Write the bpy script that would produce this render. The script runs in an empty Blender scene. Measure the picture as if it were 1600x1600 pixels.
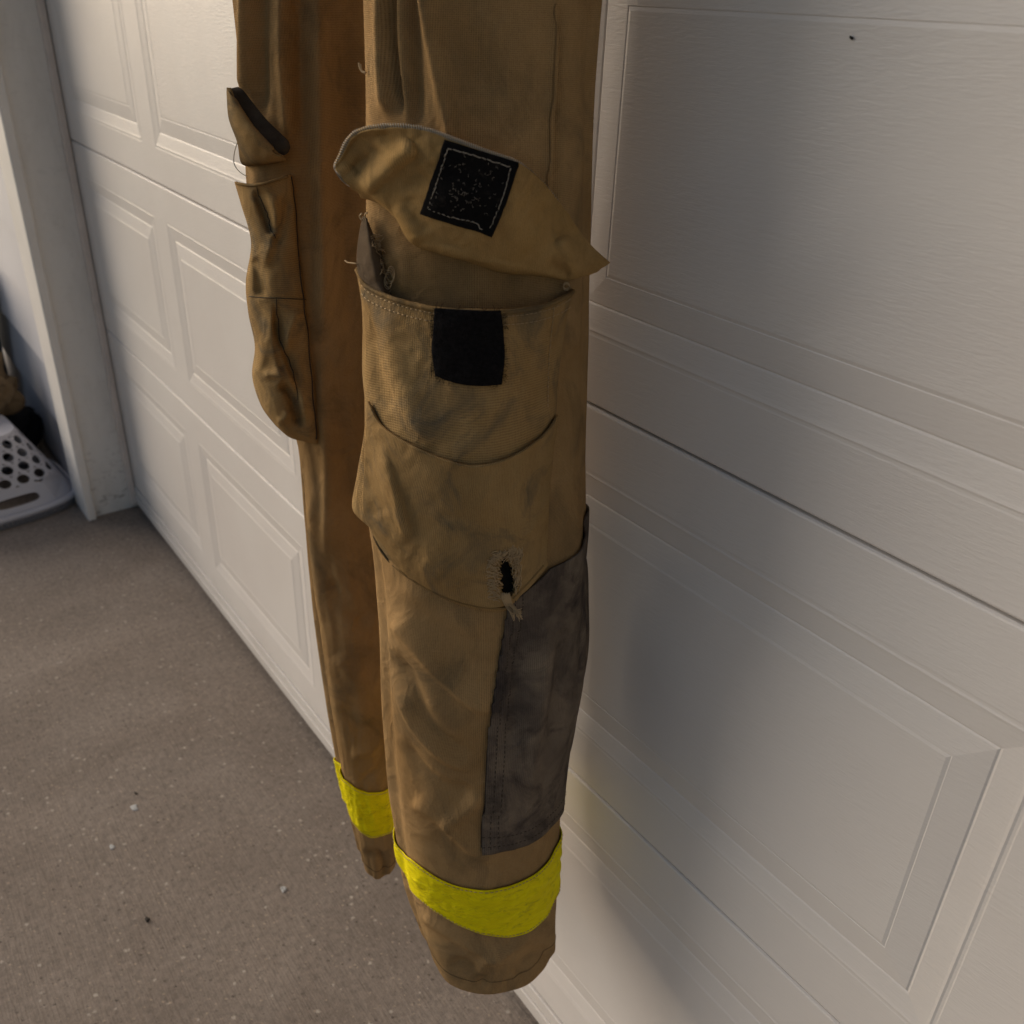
import bpy, math, random
import numpy as np
from mathutils import Matrix, Vector
from mathutils.bvhtree import BVHTree

random.seed(7); rng = np.random.default_rng(7)
SC = bpy.context.scene
COL = SC.collection

# ------------------------------------------------------------------ camera
F = 1461.0                                   # focal length in photo pixels (photo 1600 wide)
R = np.array([[ 0.59122359, 0.41106866, -0.69388559],
              [ 0.80581522, -0.26543683, 0.52934405],
              [ 0.03341396, -0.87210426, -0.48817790]])   # columns: right, down, forward
CAM = np.array([0.0, -0.65, 1.5444])
cd = bpy.data.cameras.new('camera'); cam = bpy.data.objects.new('camera', cd); COL.objects.link(cam)
M = np.eye(4); M[:3, 0] = R[:, 0]; M[:3, 1] = -R[:, 1]; M[:3, 2] = -R[:, 2]; M[:3, 3] = CAM
cam.matrix_world = Matrix(M.tolist())
cd.sensor_width = 36; cd.lens = F / 1600 * 36; cd.clip_start = 0.02; cd.clip_end = 400
cd.dof.use_dof = True; cd.dof.focus_distance = 0.95; cd.dof.aperture_fstop = 7.5
SC.camera = cam

# ------------------------------------------------------------------ world and sun
SUN_TO = np.array([-0.86, -0.44, 0.36]); SUN_TO /= np.linalg.norm(SUN_TO)   # direction towards the light
w = bpy.data.worlds.new("World"); SC.world = w; w.use_nodes = True
nt = w.node_tree
sky = nt.nodes.new('ShaderNodeTexSky'); sky.sky_type = 'NISHITA'; sky.sun_disc = False
sky.sun_elevation = math.asin(SUN_TO[2]); sky.sun_rotation = math.atan2(SUN_TO[0], SUN_TO[1])
sky.air_density = 1.0; sky.dust_density = 3.0; sky.ozone_density = 0.6
bg = nt.nodes['Background']; bg.inputs['Strength'].default_value = 0.085
nt.links.new(sky.outputs[0], bg.inputs[0])
sd = bpy.data.lights.new('sun', 'SUN'); sun = bpy.data.objects.new('sun', sd); COL.objects.link(sun)
sd.energy = 1.95; sd.angle = math.radians(54); sd.color = (1.0, 0.93, 0.86)
sun.rotation_mode = 'QUATERNION'; sun.rotation_quaternion = Vector(SUN_TO).to_track_quat('Z', 'Y')
sun.location = (-4, -4, 4)
SC.view_settings.view_transform = 'Standard'; SC.view_settings.look = 'None'
SC.view_settings.exposure = 0.08; SC.view_settings.gamma = 1.0; SC.view_settings.use_curve_mapping = False

# ------------------------------------------------------------------ helpers: measuring
def rays(p):
    p = np.atleast_2d(np.asarray(p, float))
    v = np.stack([(p[:, 0]-800)/F, (p[:, 1]-800)/F, np.ones(len(p))], 1)
    v = v @ R.T
    return v / np.linalg.norm(v, axis=1)[:, None]
def proj(P):
    v = (np.asarray(P) - CAM) @ R
    return np.stack([800+F*v[..., 0]/v[..., 2], 800+F*v[..., 1]/v[..., 2]], -1)
def smooth(t): t = np.clip(t, 0, 1); return t*t*(3-2*t)
def catmull(P, n):
    """P (k,d) control points -> n points along a Catmull-Rom spline"""
    P = np.asarray(P, float); k = len(P)
    Q = np.vstack([2*P[0]-P[1], P, 2*P[-1]-P[-2]])
    t = np.linspace(0, k-1-1e-9, n); i = t.astype(int); f = (t-i)[:, None]
    a, b, c, d = Q[i], Q[i+1], Q[i+2], Q[i+3]
    return 0.5*((2*b)+(c-a)*f+(2*a-5*b+4*c-d)*f**2+(3*b-a-3*c+d)*f**3)
def grid_spline(G, nu, nv):
    """G (rows, cols, d) -> (nv, nu, d)"""
    G = np.asarray(G, float)
    A = np.stack([catmull(r, nu) for r in G], 0)
    return np.stack([catmull(A[:, i], nv) for i in range(nu)], 1)
def vnoise(x, y, seed=0):
    """smooth value noise on a lattice"""
    r = np.random.default_rng(seed).random((64, 64))
    xi = np.floor(x).astype(int); yi = np.floor(y).astype(int); fx = smooth(x-xi); fy = smooth(y-yi)
    g = lambda a, b: r[a % 64, b % 64]
    return (g(xi, yi)*(1-fx)+g(xi+1, yi)*fx)*(1-fy)+(g(xi, yi+1)*(1-fx)+g(xi+1, yi+1)*fx)*fy - 0.5
def folds(px, py, L, SCALE=0.55, WID=1.3):
    """sum of ridges; each = (polyline, amplitude m, half width px on the left, half width on the right)"""
    out = np.zeros_like(px)
    for (pts, amp, wl, wr) in L:
        pts = np.asarray(pts, float)
        pts = catmull(pts, max(8, 6*len(pts)))
        n = len(pts)
        best = np.full(px.shape, 1e9); sgn = np.zeros_like(px); par = np.zeros_like(px)
        lo = pts.min(0)-4*max(wl, wr); hi = pts.max(0)+4*max(wl, wr)
        m = (px > lo[0]) & (px < hi[0]) & (py > lo[1]) & (py < hi[1])
        if not m.any(): continue
        X = px[m]; Y = py[m]; bb = best[m]; ss = sgn[m]; pp = par[m]
        for i in range(n-1):
            a, b = pts[i], pts[i+1]; d = b-a; l2 = d@d+1e-9
            t = np.clip(((X-a[0])*d[0]+(Y-a[1])*d[1])/l2, 0, 1)
            ex = X-a[0]-t*d[0]; ey = Y-a[1]-t*d[1]; dist = np.hypot(ex, ey)
            c = d[0]*ey-d[1]*ex
            q = dist < bb
            bb = np.where(q, dist, bb); ss = np.where(q, c, ss); pp = np.where(q, (i+t)/(n-1), pp)
        wd = np.where(ss > 0, wl, wr)*WID       # ss > 0: to the left of a downward line
        out[m] += SCALE*amp*np.exp(-(bb/wd)**2)*smooth(pp*5)*smooth((1-pp)*5)
    return out

# ------------------------------------------------------------------ helpers: objects
def tag(o, label=None, cat=None, group=None, kind=None):
    if label: o['label'] = label
    if cat: o['category'] = cat
    if group: o['group'] = group
    if kind: o['kind'] = kind
    return o
def mesh(name, V, Fc, mat, parent=None, smooth_=True, uv=None):
    me = bpy.data.meshes.new(name); me.from_pydata([tuple(v) for v in V] if not isinstance(V, list) else V, [], Fc)
    if mat: me.materials.append(mat)
    if uv is not None:
        l = me.uv_layers.new(name='UVMap')
        vi = np.empty(len(me.loops), int); me.loops.foreach_get('vertex_index', vi)
        l.data.foreach_set('uv', np.asarray(uv)[vi].astype(np.float32).ravel())
    me.polygons.foreach_set('use_smooth', [smooth_]*len(me.polygons)); me.update()
    o = bpy.data.objects.new(name, me); COL.objects.link(o)
    if parent is not None:
        o.parent = parent
    return o
def grid_faces(nv, nu, closed=False):
    F_ = []
    for j in range(nv-1):
        for i in range(nu if closed else nu-1):
            i2 = (i+1) % nu
            F_.append((j*nu+i, (j+1)*nu+i, (j+1)*nu+i2, j*nu+i2))
    return F_
class MB:
    def __init__(s): s.v = []; s.f = []
    def box(s, x0, x1, y0, y1, z0, z1):
        b = len(s.v)
        s.v += [(x, y, z) for z in (z0, z1) for y in (y0, y1) for x in (x0, x1)]
        s.f += [tuple(b+k for k in q) for q in ((0, 2, 3, 1), (4, 5, 7, 6), (0, 1, 5, 4), (2, 6, 7, 3), (0, 4, 6, 2), (1, 3, 7, 5))]
    def tube(s, P, r, n=6):
        if P is None: return
        P = np.asarray(P, float); k = len(P); rr = np.broadcast_to(r, (k,))
        T = np.gradient(P, axis=0); T /= np.linalg.norm(T, axis=1)[:, None]+1e-12
        up = np.array([0.3, 0.5, 0.81]); b = len(s.v)
        for i in range(k):
            a = np.cross(T[i], up); a /= np.linalg.norm(a)+1e-12; c = np.cross(T[i], a)
            for j in range(n):
                an = 2*math.pi*j/n
                s.v.append(tuple(P[i]+rr[i]*(a*math.cos(an)+c*math.sin(an))))
        for i in range(k-1):
            for j in range(n):
                s.f.append((b+i*n+j, b+i*n+(j+1) % n, b+(i+1)*n+(j+1) % n, b+(i+1)*n+j))
        s.f.append(tuple(b+j for j in range(n))[::-1]); s.f.append(tuple(b+(k-1)*n+j for j in range(n)))
    def build(s, name, mat, parent=None, smooth_=False): return mesh(name, s.v, s.f, mat, parent, smooth_)
def bevel(o, wd=0.003, seg=2):
    m = o.modifiers.new('bevel', 'BEVEL'); m.width = wd; m.segments = seg; m.limit_method = 'ANGLE'; return o
def solid(o, t, off=-1):
    m = o.modifiers.new('solidify', 'SOLIDIFY'); m.thickness = t; m.offset = off; return o
def empty(name, loc=(0, 0, 0)):
    e = bpy.data.objects.new(name, None); e.location = loc; e.empty_display_size = 0.05; COL.objects.link(e); return e
def under(o, e):
    """parent keeping world placement"""
    o.parent = e; o.matrix_parent_inverse = Matrix.Translation(-Vector(e.location)) if e.type == 'EMPTY' else Matrix(); return o

# ------------------------------------------------------------------ materials
def newmat(name, rough=0.8, spec=0.3):
    m = bpy.data.materials.new(name); m.use_nodes = True
    b = m.node_tree.nodes['Principled BSDF']; b.inputs['Roughness'].default_value = rough
    b.inputs['Specular IOR Level'].default_value = spec
    return m, m.node_tree, b
def N(nt, t, **k):
    n = nt.nodes.new(t)
    for a, v in k.items():
        if hasattr(n, a): setattr(n, a, v)
    return n
def noise(nt, vec, scale, detail=4, rough=0.55, dist=0.0):
    n = nt.nodes.new('ShaderNodeTexNoise'); n.inputs['Scale'].default_value = scale; n.inputs['Detail'].default_value = detail
    n.inputs['Roughness'].default_value = rough; n.inputs['Distortion'].default_value = dist
    if vec is not None: nt.links.new(vec, n.inputs['Vector'])
    return n.outputs['Fac']
def ramp(nt, fac, stops):
    r = nt.nodes.new('ShaderNodeValToRGB'); nt.links.new(fac, r.inputs[0]); e = r.color_ramp.elements
    while len(e) < len(stops): e.new(0.5)
    for k, (p, c) in enumerate(stops):
        e[k].position = p; e[k].color = (c, c, c, 1) if isinstance(c, (int, float)) else (*c, 1)
    return r.outputs['Color']
def mix(nt, fac, a, b, mode='MIX'):
    n = nt.nodes.new('ShaderNodeMix'); n.data_type = 'RGBA'; n.blend_type = mode
    for sock, v in ((n.inputs[0], fac), (n.inputs[6], a), (n.inputs[7], b)):
        if isinstance(v, (int, float)): sock.default_value = v
        elif isinstance(v, tuple): sock.default_value = (*v, 1)
        else: nt.links.new(v, sock)
    return n.outputs[2]
def mapping(nt, src, scale, rot=(0, 0, 0)):
    m = nt.nodes.new('ShaderNodeMapping'); m.inputs['Scale'].default_value = scale; m.inputs['Rotation'].default_value = rot
    nt.links.new(src, m.inputs[0]); return m.outputs[0]
def bump(nt, h, strength, dist, prev=None):
    b = nt.nodes.new('ShaderNodeBump'); b.inputs['Strength'].default_value = strength; b.inputs['Distance'].default_value = dist
    nt.links.new(h, b.inputs['Height'])
    if prev is not None: nt.links.new(prev, b.inputs['Normal'])
    return b.outputs[0]
def pos(nt):
    g = nt.nodes.new('ShaderNodeNewGeometry'); return g.outputs['Position']
def mathn(nt, op, a, b=None):
    n = nt.nodes.new('ShaderNodeMath'); n.operation = op
    for s_, v in ((n.inputs[0], a), (n.inputs[1], b)):
        if v is None: continue
        if isinstance(v, (int, float)): s_.default_value = v
        else: nt.links.new(v, s_)
    return n.outputs[0]

def cloth_mat(name, c1, c2, dirt, dirt_amt=0.6, rough=0.95, weave=0.75, patch=7.0, sheen=0.0):
    m, nt, b = newmat(name, rough, 0.04)
    P = pos(nt)
    big = noise(nt, P, patch, 5, 0.6, 0.6)
    col = mix(nt, ramp(nt, big, [(0.36, 0.0), (0.66, 1.0)]), c1, c2)
    d = noise(nt, mapping(nt, P, (1.0, 1.0, 0.8)), patch*1.7, 6, 0.62, 1.2)
    col = mix(nt, mathn(nt, 'MULTIPLY', ramp(nt, d, [(0.48, 0.0), (0.70, 1.0)]), dirt_amt), col, dirt)
    fine = noise(nt, P, 900, 3, 0.6)
    uvn = nt.nodes.new('ShaderNodeUVMap')
    # plain weave: warp and weft threads from the cloth's own UV (metres)
    sx = nt.nodes.new('ShaderNodeTexWave'); sx.wave_type = 'BANDS'; sx.bands_direction = 'X'
    sx.inputs['Scale'].default_value = 210; sx.inputs['Distortion'].default_value = 1.2; sx.inputs['Detail'].default_value = 2; sx.inputs['Detail Scale'].default_value = 0.4
    sy = nt.nodes.new('ShaderNodeTexWave'); sy.wave_type = 'BANDS'; sy.bands_direction = 'Y'
    sy.inputs['Scale'].default_value = 210; sy.inputs['Distortion'].default_value = 1.2; sy.inputs['Detail'].default_value = 2; sy.inputs['Detail Scale'].default_value = 0.4
    nt.links.new(uvn.outputs[0], sx.inputs[0]); nt.links.new(uvn.outputs[0], sy.inputs[0])
    wv = mathn(nt, 'ADD', sx.outputs['Fac'], sy.outputs['Fac'])
    hh = mathn(nt, 'ADD', mathn(nt, 'MULTIPLY', wv, 0.5), fine)
    speck = ramp(nt, hh, [(0.60, 0.62), (1.20, 1.32)])
    n3 = nt.nodes.new('ShaderNodeMix'); n3.data_type = 'RGBA'; n3.blend_type = 'MULTIPLY'; n3.inputs[0].default_value = weave
    nt.links.new(col, n3.inputs[6]); nt.links.new(speck, n3.inputs[7])
    streak = noise(nt, mapping(nt, P, (60, 60, 6)), 6, 4, 0.7)
    col = mix(nt, 0.25, n3.outputs[2], ramp(nt, streak, [(0.3, 0.78), (0.7, 1.15)]), 'MULTIPLY')
    nt.links.new(col, b.inputs['Base Color'])
    med = noise(nt, mapping(nt, P, (1, 1, 0.55)), 38, 4, 0.6, 0.4)
    nb = bump(nt, med, 0.16, 0.006)
    rn = noise(nt, mapping(nt, P, (1.0, 1.0, 0.8), (0.3, 0.2, 0.0)), 15, 3, 0.5, 0.8)
    rid = mathn(nt, 'SUBTRACT', 1.0, mathn(nt, 'MULTIPLY', mathn(nt, 'ABSOLUTE', mathn(nt, 'SUBTRACT', rn, 0.5)), 9.0))
    nb = bump(nt, mathn(nt, 'MAXIMUM', rid, 0.0), 0.40, 0.0035, nb)
    nb = bump(nt, noise(nt, P, 95, 3, 0.6, 0.3), 0.30, 0.0015, nb)
    nb = bump(nt, hh, 0.6, 0.0008, nb)
    nt.links.new(nb, b.inputs['Normal'])
    b.inputs['Sheen Weight'].default_value = sheen; b.inputs['Sheen Roughness'].default_value = 0.5
    return m
TAN = cloth_mat('tan_duck_cloth', (0.300, 0.181, 0.076), (0.380, 0.241, 0.110), (0.115, 0.088, 0.052))
TANP = cloth_mat('pocket_duck_cloth', (0.290, 0.180, 0.074), (0.362, 0.235, 0.102), (0.120, 0.100, 0.068), 0.85, patch=11)
FLAP = cloth_mat('flap_inner_cloth', (0.370, 0.228, 0.086), (0.420, 0.270, 0.112), (0.18, 0.120, 0.058), 0.4, patch=14)
GREYC = cloth_mat('worn_grey_cloth', (0.105, 0.082, 0.066), (0.230, 0.178, 0.128), (0.042, 0.034, 0.033), 0.8, patch=12)
LINING = cloth_mat('grey_lining_cloth', (0.125, 0.088, 0.056), (0.16, 0.118, 0.078), (0.06, 0.045, 0.032), 0.4)
DARK = cloth_mat('hole_shade', (0.012, 0.011, 0.010), (0.02, 0.018, 0.016), (0.008, 0.008, 0.008), 0.3)
def velcro_mat():
    m, nt, b = newmat('black_hook_tape', 0.95, 0.15); P = pos(nt)
    lint = noise(nt, P, 85, 8, 0.8, 1.5)
    f = noise(nt, P, 1400, 2, 0.5)
    col = mix(nt, ramp(nt, lint, [(0.56, 0.0), (0.72, 0.5)]), (0.006, 0.0055, 0.006), (0.10, 0.085, 0.07))
    nt.links.new(col, b.inputs['Base Color'])
    nt.links.new(bump(nt, f, 0.8, 0.001), b.inputs['Normal']); return m
VEL = velcro_mat()
def plain(name, c, rough=0.8, spec=0.3, bs=0.0, bscale=200, bdist=0.001, var=0.0, vscale=20):
    m, nt, b = newmat(name, rough, spec)
    if var:
        P = pos(nt); n_ = noise(nt, P, vscale, 5, 0.6)
        col = mix(nt, ramp(nt, n_, [(0.3, 0.0), (0.7, 1.0)]), tuple(x*(1-var) for x in c), tuple(min(1, x*(1+var)) for x in c))
        nt.links.new(col, b.inputs['Base Color'])
    else: b.inputs['Base Color'].default_value = (*c, 1)
    if bs: nt.links.new(bump(nt, noise(nt, pos(nt), bscale, 4, 0.6), bs, bdist), b.inputs['Normal'])
    return m
CHAR = plain('shaded_tape_pile', (0.055, 0.046, 0.036), 0.95, 0.1, 0.7, 500, 0.002, 0.35, 60)  # far flap's inner strip: the shade inside the flap is in this colour
VELP = plain('black_loop_tape', (0.0085, 0.0075, 0.008), 0.95, 0.12, 0.9, 700, 0.002, 0.6, 300)
THREAD = plain('tan_thread', (0.46, 0.33, 0.185), 0.9)
THREADL = plain('pale_thread', (0.42, 0.37, 0.30), 0.9)
THREADD = plain('dark_thread', (0.05, 0.038, 0.026), 0.9)
def lime_mat():
    m, nt, b = newmat('lime_trim_tape', 0.7, 0.15); P = pos(nt)
    n1 = noise(nt, mapping(nt, P, (1, 1, 3.2)), 26, 5, 0.65, 1.4)
    col = mix(nt, ramp(nt, n1, [(0.34, 0.0), (0.60, 1.0)]), (0.92, 0.76, 0.001), (1.0, 0.86, 0.0005))
    n2 = noise(nt, mapping(nt, P, (1, 1, 2)), 60, 4, 0.7, 1.0)
    col = mix(nt, ramp(nt, n2, [(0.52, 0.0), (0.72, 0.6)]), col, (0.40, 0.32, 0.02))
    nt.links.new(col, b.inputs['Base Color'])
    nt.links.new(bump(nt, n1, 0.7, 0.006), b.inputs['Normal']); return m
LIME = lime_mat()

def door_paint():
    m, nt, b = newmat('white_door_paint', 0.42, 0.45); P = pos(nt)
    # pressed wood-grain relief: long fibres along x with knots of turbulence
    warp = noise(nt, mapping(nt, P, (5, 1, 5)), 1.6, 3, 0.5)
    g1 = noise(nt, mapping(nt, P, (1.0, 1.0, 7.0)), 46, 4, 0.6, 0.9)
    g2 = noise(nt, mapping(nt, P, (1.0, 1.0, 7.0)), 80, 3, 0.6, 0.6)
    g = mathn(nt, 'ADD', g1, mathn(nt, 'MULTIPLY', g2, 0.5))
    amp = ramp(nt, warp, [(0.32, 0.25), (0.68, 1.0)])
    g = mathn(nt, 'MULTIPLY', g, amp)
    nt.links.new(bump(nt, g, 0.30, 0.0025), b.inputs['Normal'])
    d = noise(nt, P, 2.2, 5, 0.6, 0.3)
    col = mix(nt, ramp(nt, d, [(0.35, 0.0), (0.7, 1.0)]), (0.735, 0.690, 0.650), (0.785, 0.750, 0.710))
    # small dirt specks
    v = nt.nodes.new('ShaderNodeTexVoronoi'); v.inputs['Scale'].default_value = 26; nt.links.new(P, v.inputs['Vector'])
    sp = ramp(nt, v.outputs['Distance'], [(0.0, 1.0), (0.028, 0.0)])
    sel = nt.nodes.new('ShaderNodeSeparateColor'); nt.links.new(v.outputs['Color'], sel.inputs[0])
    sp = mathn(nt, 'MULTIPLY', sp, mathn(nt, 'GREATER_THAN', sel.outputs[0], 0.93))
    col = mix(nt, mathn(nt, 'MULTIPLY', sp, 0.7), col, (0.12, 0.09, 0.06))
    # grime rising from the floor
    sep = nt.nodes.new('ShaderNodeSeparateXYZ'); nt.links.new(P, sep.inputs[0])
    zz = mathn(nt, 'ADD', sep.outputs[2], mathn(nt, 'MULTIPLY', noise(nt, P, 9, 5, 0.7), 0.10))
    gr = ramp(nt, zz, [(0.03, 0.55), (0.16, 0.0)])
    col = mix(nt, gr, col, (0.42, 0.385, 0.34))
    nt.links.new(col, b.inputs['Base Color']); return m
DOOR = door_paint()
TRIM = plain('white_trim_paint', (0.80, 0.765, 0.72), 0.5, 0.4, 0.25, 60, 0.002, 0.05, 9)
def reveal_mat():
    m, nt, b = newmat('scuffed_trim_paint', 0.55, 0.35); P = pos(nt)
    n1 = noise(nt, mapping(nt, P, (1, 1, 0.35)), 14, 6, 0.65, 0.3)
    col = mix(nt, ramp(nt, n1, [(0.45, 0.0), (0.75, 0.5)]), (0.80, 0.77, 0.73), (0.60, 0.56, 0.51))
    n2 = noise(nt, mapping(nt, P, (1, 1, 2.0)), 30, 6, 0.7, 0.8)
    sep = nt.nodes.new('ShaderNodeSeparateXYZ'); nt.links.new(P, sep.inputs[0])
    low = ramp(nt, sep.outputs[2], [(0.02, 1.0), (0.30, 0.10)])
    col = mix(nt, mathn(nt, 'MULTIPLY', ramp(nt, n2, [(0.55, 0.0), (0.66, 0.8)]), low), col, (0.16, 0.13, 0.10))
    nt.links.new(col, b.inputs['Base Color'])
    nt.links.new(bump(nt, n1, 0.3, 0.003), b.inputs['Normal']); return m
REVEAL = reveal_mat()
STRIP = plain('brown_grey_vinyl', (0.72, 0.64, 0.58), 0.6, 0.3, 0.2, 50, 0.002, 0.1, 9)
RUBBER = plain('black_rubber', (0.02, 0.02, 0.021), 0.7, 0.3, 0.3, 90, 0.002)
SIDING = plain('white_vinyl_siding', (0.66, 0.645, 0.66), 0.5, 0.4, 0.2, 40, 0.002, 0.05, 5)
def concrete_mat():
    m, nt, b = newmat('driveway_concrete', 0.9, 0.25); P = pos(nt)
    n1 = noise(nt, P, 3.0, 6, 0.62, 0.4)
    base = mix(nt, ramp(nt, n1, [(0.32, 0.0), (0.68, 1.0)]), (0.235, 0.190, 0.155), (0.300, 0.250, 0.210))
    st = noise(nt, mapping(nt, P, (1.0, 0.45, 1.0), (0, 0, 0.5)), 1.3, 7, 0.68, 0.8)
    base = mix(nt, 0.8, base, ramp(nt, st, [(0.36, 0.80), (0.62, 1.14)]), 'MULTIPLY')
    n2 = noise(nt, P, 75, 6, 0.75)
    base = mix(nt, 0.9, base, ramp(nt, n2, [(0.30, 0.66), (0.50, 1.0), (0.72, 1.30)]), 'MULTIPLY')
    n25 = noise(nt, P, 330, 3, 0.7)
    base = mix(nt, 0.8, base, ramp(nt, n25, [(0.30, 0.80), (0.70, 1.18)]), 'MULTIPLY')
    # exposed aggregate: pale and dark stones
    def stones(scale, thr, c, r0, r1, seed):
        mp = nt.nodes.new('ShaderNodeMapping'); mp.inputs['Location'].default_value = (seed, seed*2.3, 0); nt.links.new(P, mp.inputs[0])
        mpd = mix(nt, 0.012, mp.outputs[0], noise(nt, P, scale*2, 3, 0.6))
        v = nt.nodes.new('ShaderNodeTexVoronoi'); v.inputs['Scale'].default_value = scale; nt.links.new(mpd, v.inputs['Vector'])
        s = nt.nodes.new('ShaderNodeSeparateColor'); nt.links.new(v.outputs['Color'], s.inputs[0])
        return mathn(nt, 'MULTIPLY', ramp(nt, v.outputs['Distance'], [(r0, 1.0), (r1, 0.0)]), mathn(nt, 'GREATER_THAN', s.outputs[0], thr)), c
    for (sc, th, c, r0, r1, sd_) in ((70, 0.90, (0.52, 0.46, 0.39), 0.14, 0.30, 1.3), (95, 0.90, (0.07, 0.055, 0.045), 0.14, 0.30, 5.1),
                                    (130, 0.86, (0.46, 0.37, 0.28), 0.15, 0.35, 9.7), (45, 0.95, (0.06, 0.05, 0.042), 0.06, 0.15, 3.3), (38, 0.95, (0.52, 0.47, 0.42), 0.05, 0.12, 7.7),
                                    (160, 0.88, (0.09, 0.075, 0.06), 0.15, 0.34, 12.7)):
        f_, c_ = stones(sc, th, c, r0, r1, sd_)
        base = mix(nt, mathn(nt, 'MULTIPLY', f_, 0.8), base, c_)
    nt.links.new(base, b.inputs['Base Color'])
    broom = noise(nt, mapping(nt, P, (1.0, 14.0, 1.0), (0, 0, 0.10)), 16, 4, 0.6, 0.3)
    nb = bump(nt, broom, 0.5, 0.004)
    nb = bump(nt, n2, 0.5, 0.002, nb); nb = bump(nt, n25, 0.4, 0.0008, nb)
    nt.links.new(nb, b.inputs['Normal']); return m
CONC = concrete_mat()
GRASS = plain('lawn_green', (0.05, 0.075, 0.02), 0.95, 0.1, 0.5, 30, 0.02, 0.3, 2)
BASK = plain('grey_white_plastic', (0.50, 0.49, 0.53), 0.38, 0.5, 0.1, 30, 0.002, 0.04, 8)
BASKG = plain('grey_plastic', (0.17, 0.17, 0.185), 0.45, 0.5, 0.1, 30, 0.002, 0.06, 8)
BLACKC = plain('black_nylon', (0.012, 0.012, 0.014), 0.8, 0.2, 0.6, 40, 0.01, 0.2, 10)
NAVY = plain('navy_plastic', (0.016, 0.024, 0.045), 0.6, 0.3, 0.2, 20, 0.004, 0.1, 5)

# ------------------------------------------------------------------ ground, building shell
def sheet(name, x0, x1, y0, y1, z, mat, nx=2, ny=2):
    xs = np.linspace(x0, x1, nx); ys = np.linspace(y0, y1, ny)
    V = [(x, y, z) for y in ys for x in xs]
    Fc = [(j*nx+i, j*nx+i+1, (j+1)*nx+i+1, (j+1)*nx+i) for j in range(ny-1) for i in range(nx-1)]
    o = mesh(name, V, Fc, mat, None, False); tag(o, kind='structure'); return o
sheet('ground', -150, 150, -150, 150, -0.03, GRASS)
sheet('driveway', -4.9, 3.4, -14, 0.45, 0.0, CONC)

XL = -2.905   # face of the left jamb
XR = 2.05
# ---- garage door: four sections of embossed steel panels
PX0 = -2.845; PITCH = 0.69; PW = 0.602
ZS = [(0.079, 0.612), (0.612, 1.145), (1.145, 1.678), (1.678, 2.211)]
GD = empty('garage_door', (-0.5, 0, 0))
tag(GD, 'white panelled garage door behind the hanging brown trousers', 'garage door')
prof = [(0.0, 0.0), (0.0015, 0.0004), (0.004, 0.0004), (0.0062, -0.0003), (0.009, 0.0004), (0.012, 0.0008), (0.0325, 0.0030), (0.0345, 0.0040), (0.0365, 0.0030), (0.0655, 0.0005), (0.0665, 0.0010), (0.070, 0.0), (0.074, 0.0)]
def panel_mesh(wd, ht):
    """one pressed panel: rings of the embossed profile around a flat field"""
    V = []; Fc = []
    for (d, y) in prof:
        r = 0.004+0 if d < 0.03 else 0.002
        V += [(d, y, d), (wd-d, y, d), (wd-d, y, ht-d), (d, y, ht-d)]
    for k in range(len(prof)-1):
        for i in range(4):
            a, b_ = k*4+i, k*4+(i+1) % 4
            Fc.append((a, b_, b_+4, a+4))
    k = (len(prof)-1)*4; Fc.append((k, k+1, k+2, k+3))
    me = bpy.data.meshes.new('panel'); me.from_pydata(V, [], Fc); me.materials.append(DOOR); me.update()
    return me
PH = 0.533-2*0.0775
pm = panel_mesh(PW, PH)
NP = 7
for (z0, z1) in ZS:
    mb = MB(); g = 0.0016; yb = 0.045
    zp0 = z0+0.0775; zp1 = zp0+PH
    xs = [XL-0.03]+[v for k in range(NP) for v in (PX0+k*PITCH, PX0+k*PITCH+PW)]+[XR+0.03]
    # front skin as strips around the panel openings, then rolled top and bottom edges and a back
    def q(x0, x1, za, zb):
        b_ = len(mb.v); mb.v += [(x0, 0, za), (x1, 0, za), (x1, 0, zb), (x0, 0, zb)]; mb.f.append((b_, b_+1, b_+2, b_+3))
    q(xs[0], xs[-1], z0+g+0.003, zp0); q(xs[0], xs[-1], zp1, z1-g-0.003)
    for k in range(0, len(xs), 2): q(xs[k], xs[k+1], zp0, zp1)
    for (za, dz) in ((z0+g+0.003, -1), (z1-g-0.003, 1)):
        edge = [(0, 0), (0.0008, dz*0.0018), (0.003, dz*0.003), (0.030, dz*0.003)]
        for (a, c) in zip(edge[:-1], edge[1:]):
            b_ = len(mb.v); mb.v += [(xs[0], a[0], za+a[1]), (xs[-1], a[0], za+a[1]), (xs[-1], c[0], za+c[1]), (xs[0], c[0], za+c[1])]
            mb.f.append((b_, b_+1, b_+2, b_+3) if dz > 0 else (b_+3, b_+2, b_+1, b_))
    mb.box(xs[0], xs[-1], 0.030, yb, z0+0.0005, z1-0.0005)
    s = mb.build('door_section', DOOR); under(s, GD)
    for k in range(NP):
        o = bpy.data.objects.new('panel', pm); COL.objects.link(o); o.location = (PX0+k*PITCH, 0, zp0)
        o.parent = s
# bottom retainer and rubber seal
mb = MB()
mb.box(XL+0.002, XR-0.002, -0.003, 0.03, 0.050, 0.0775); mb.box(XL+0.002, XR-0.002, -0.0065, 0.03, 0.020, 0.0495)
under(bevel(mb.build('bottom_rail', DOOR), 0.002), GD)
mb = MB(); mb.tube([(XL+0.005, 0.012, 0.0125), (XR-0.005, 0.012, 0.0125)], 0.0135, 12)
under(mb.build('rubber_seal', RUBBER, None, True), GD)

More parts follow.
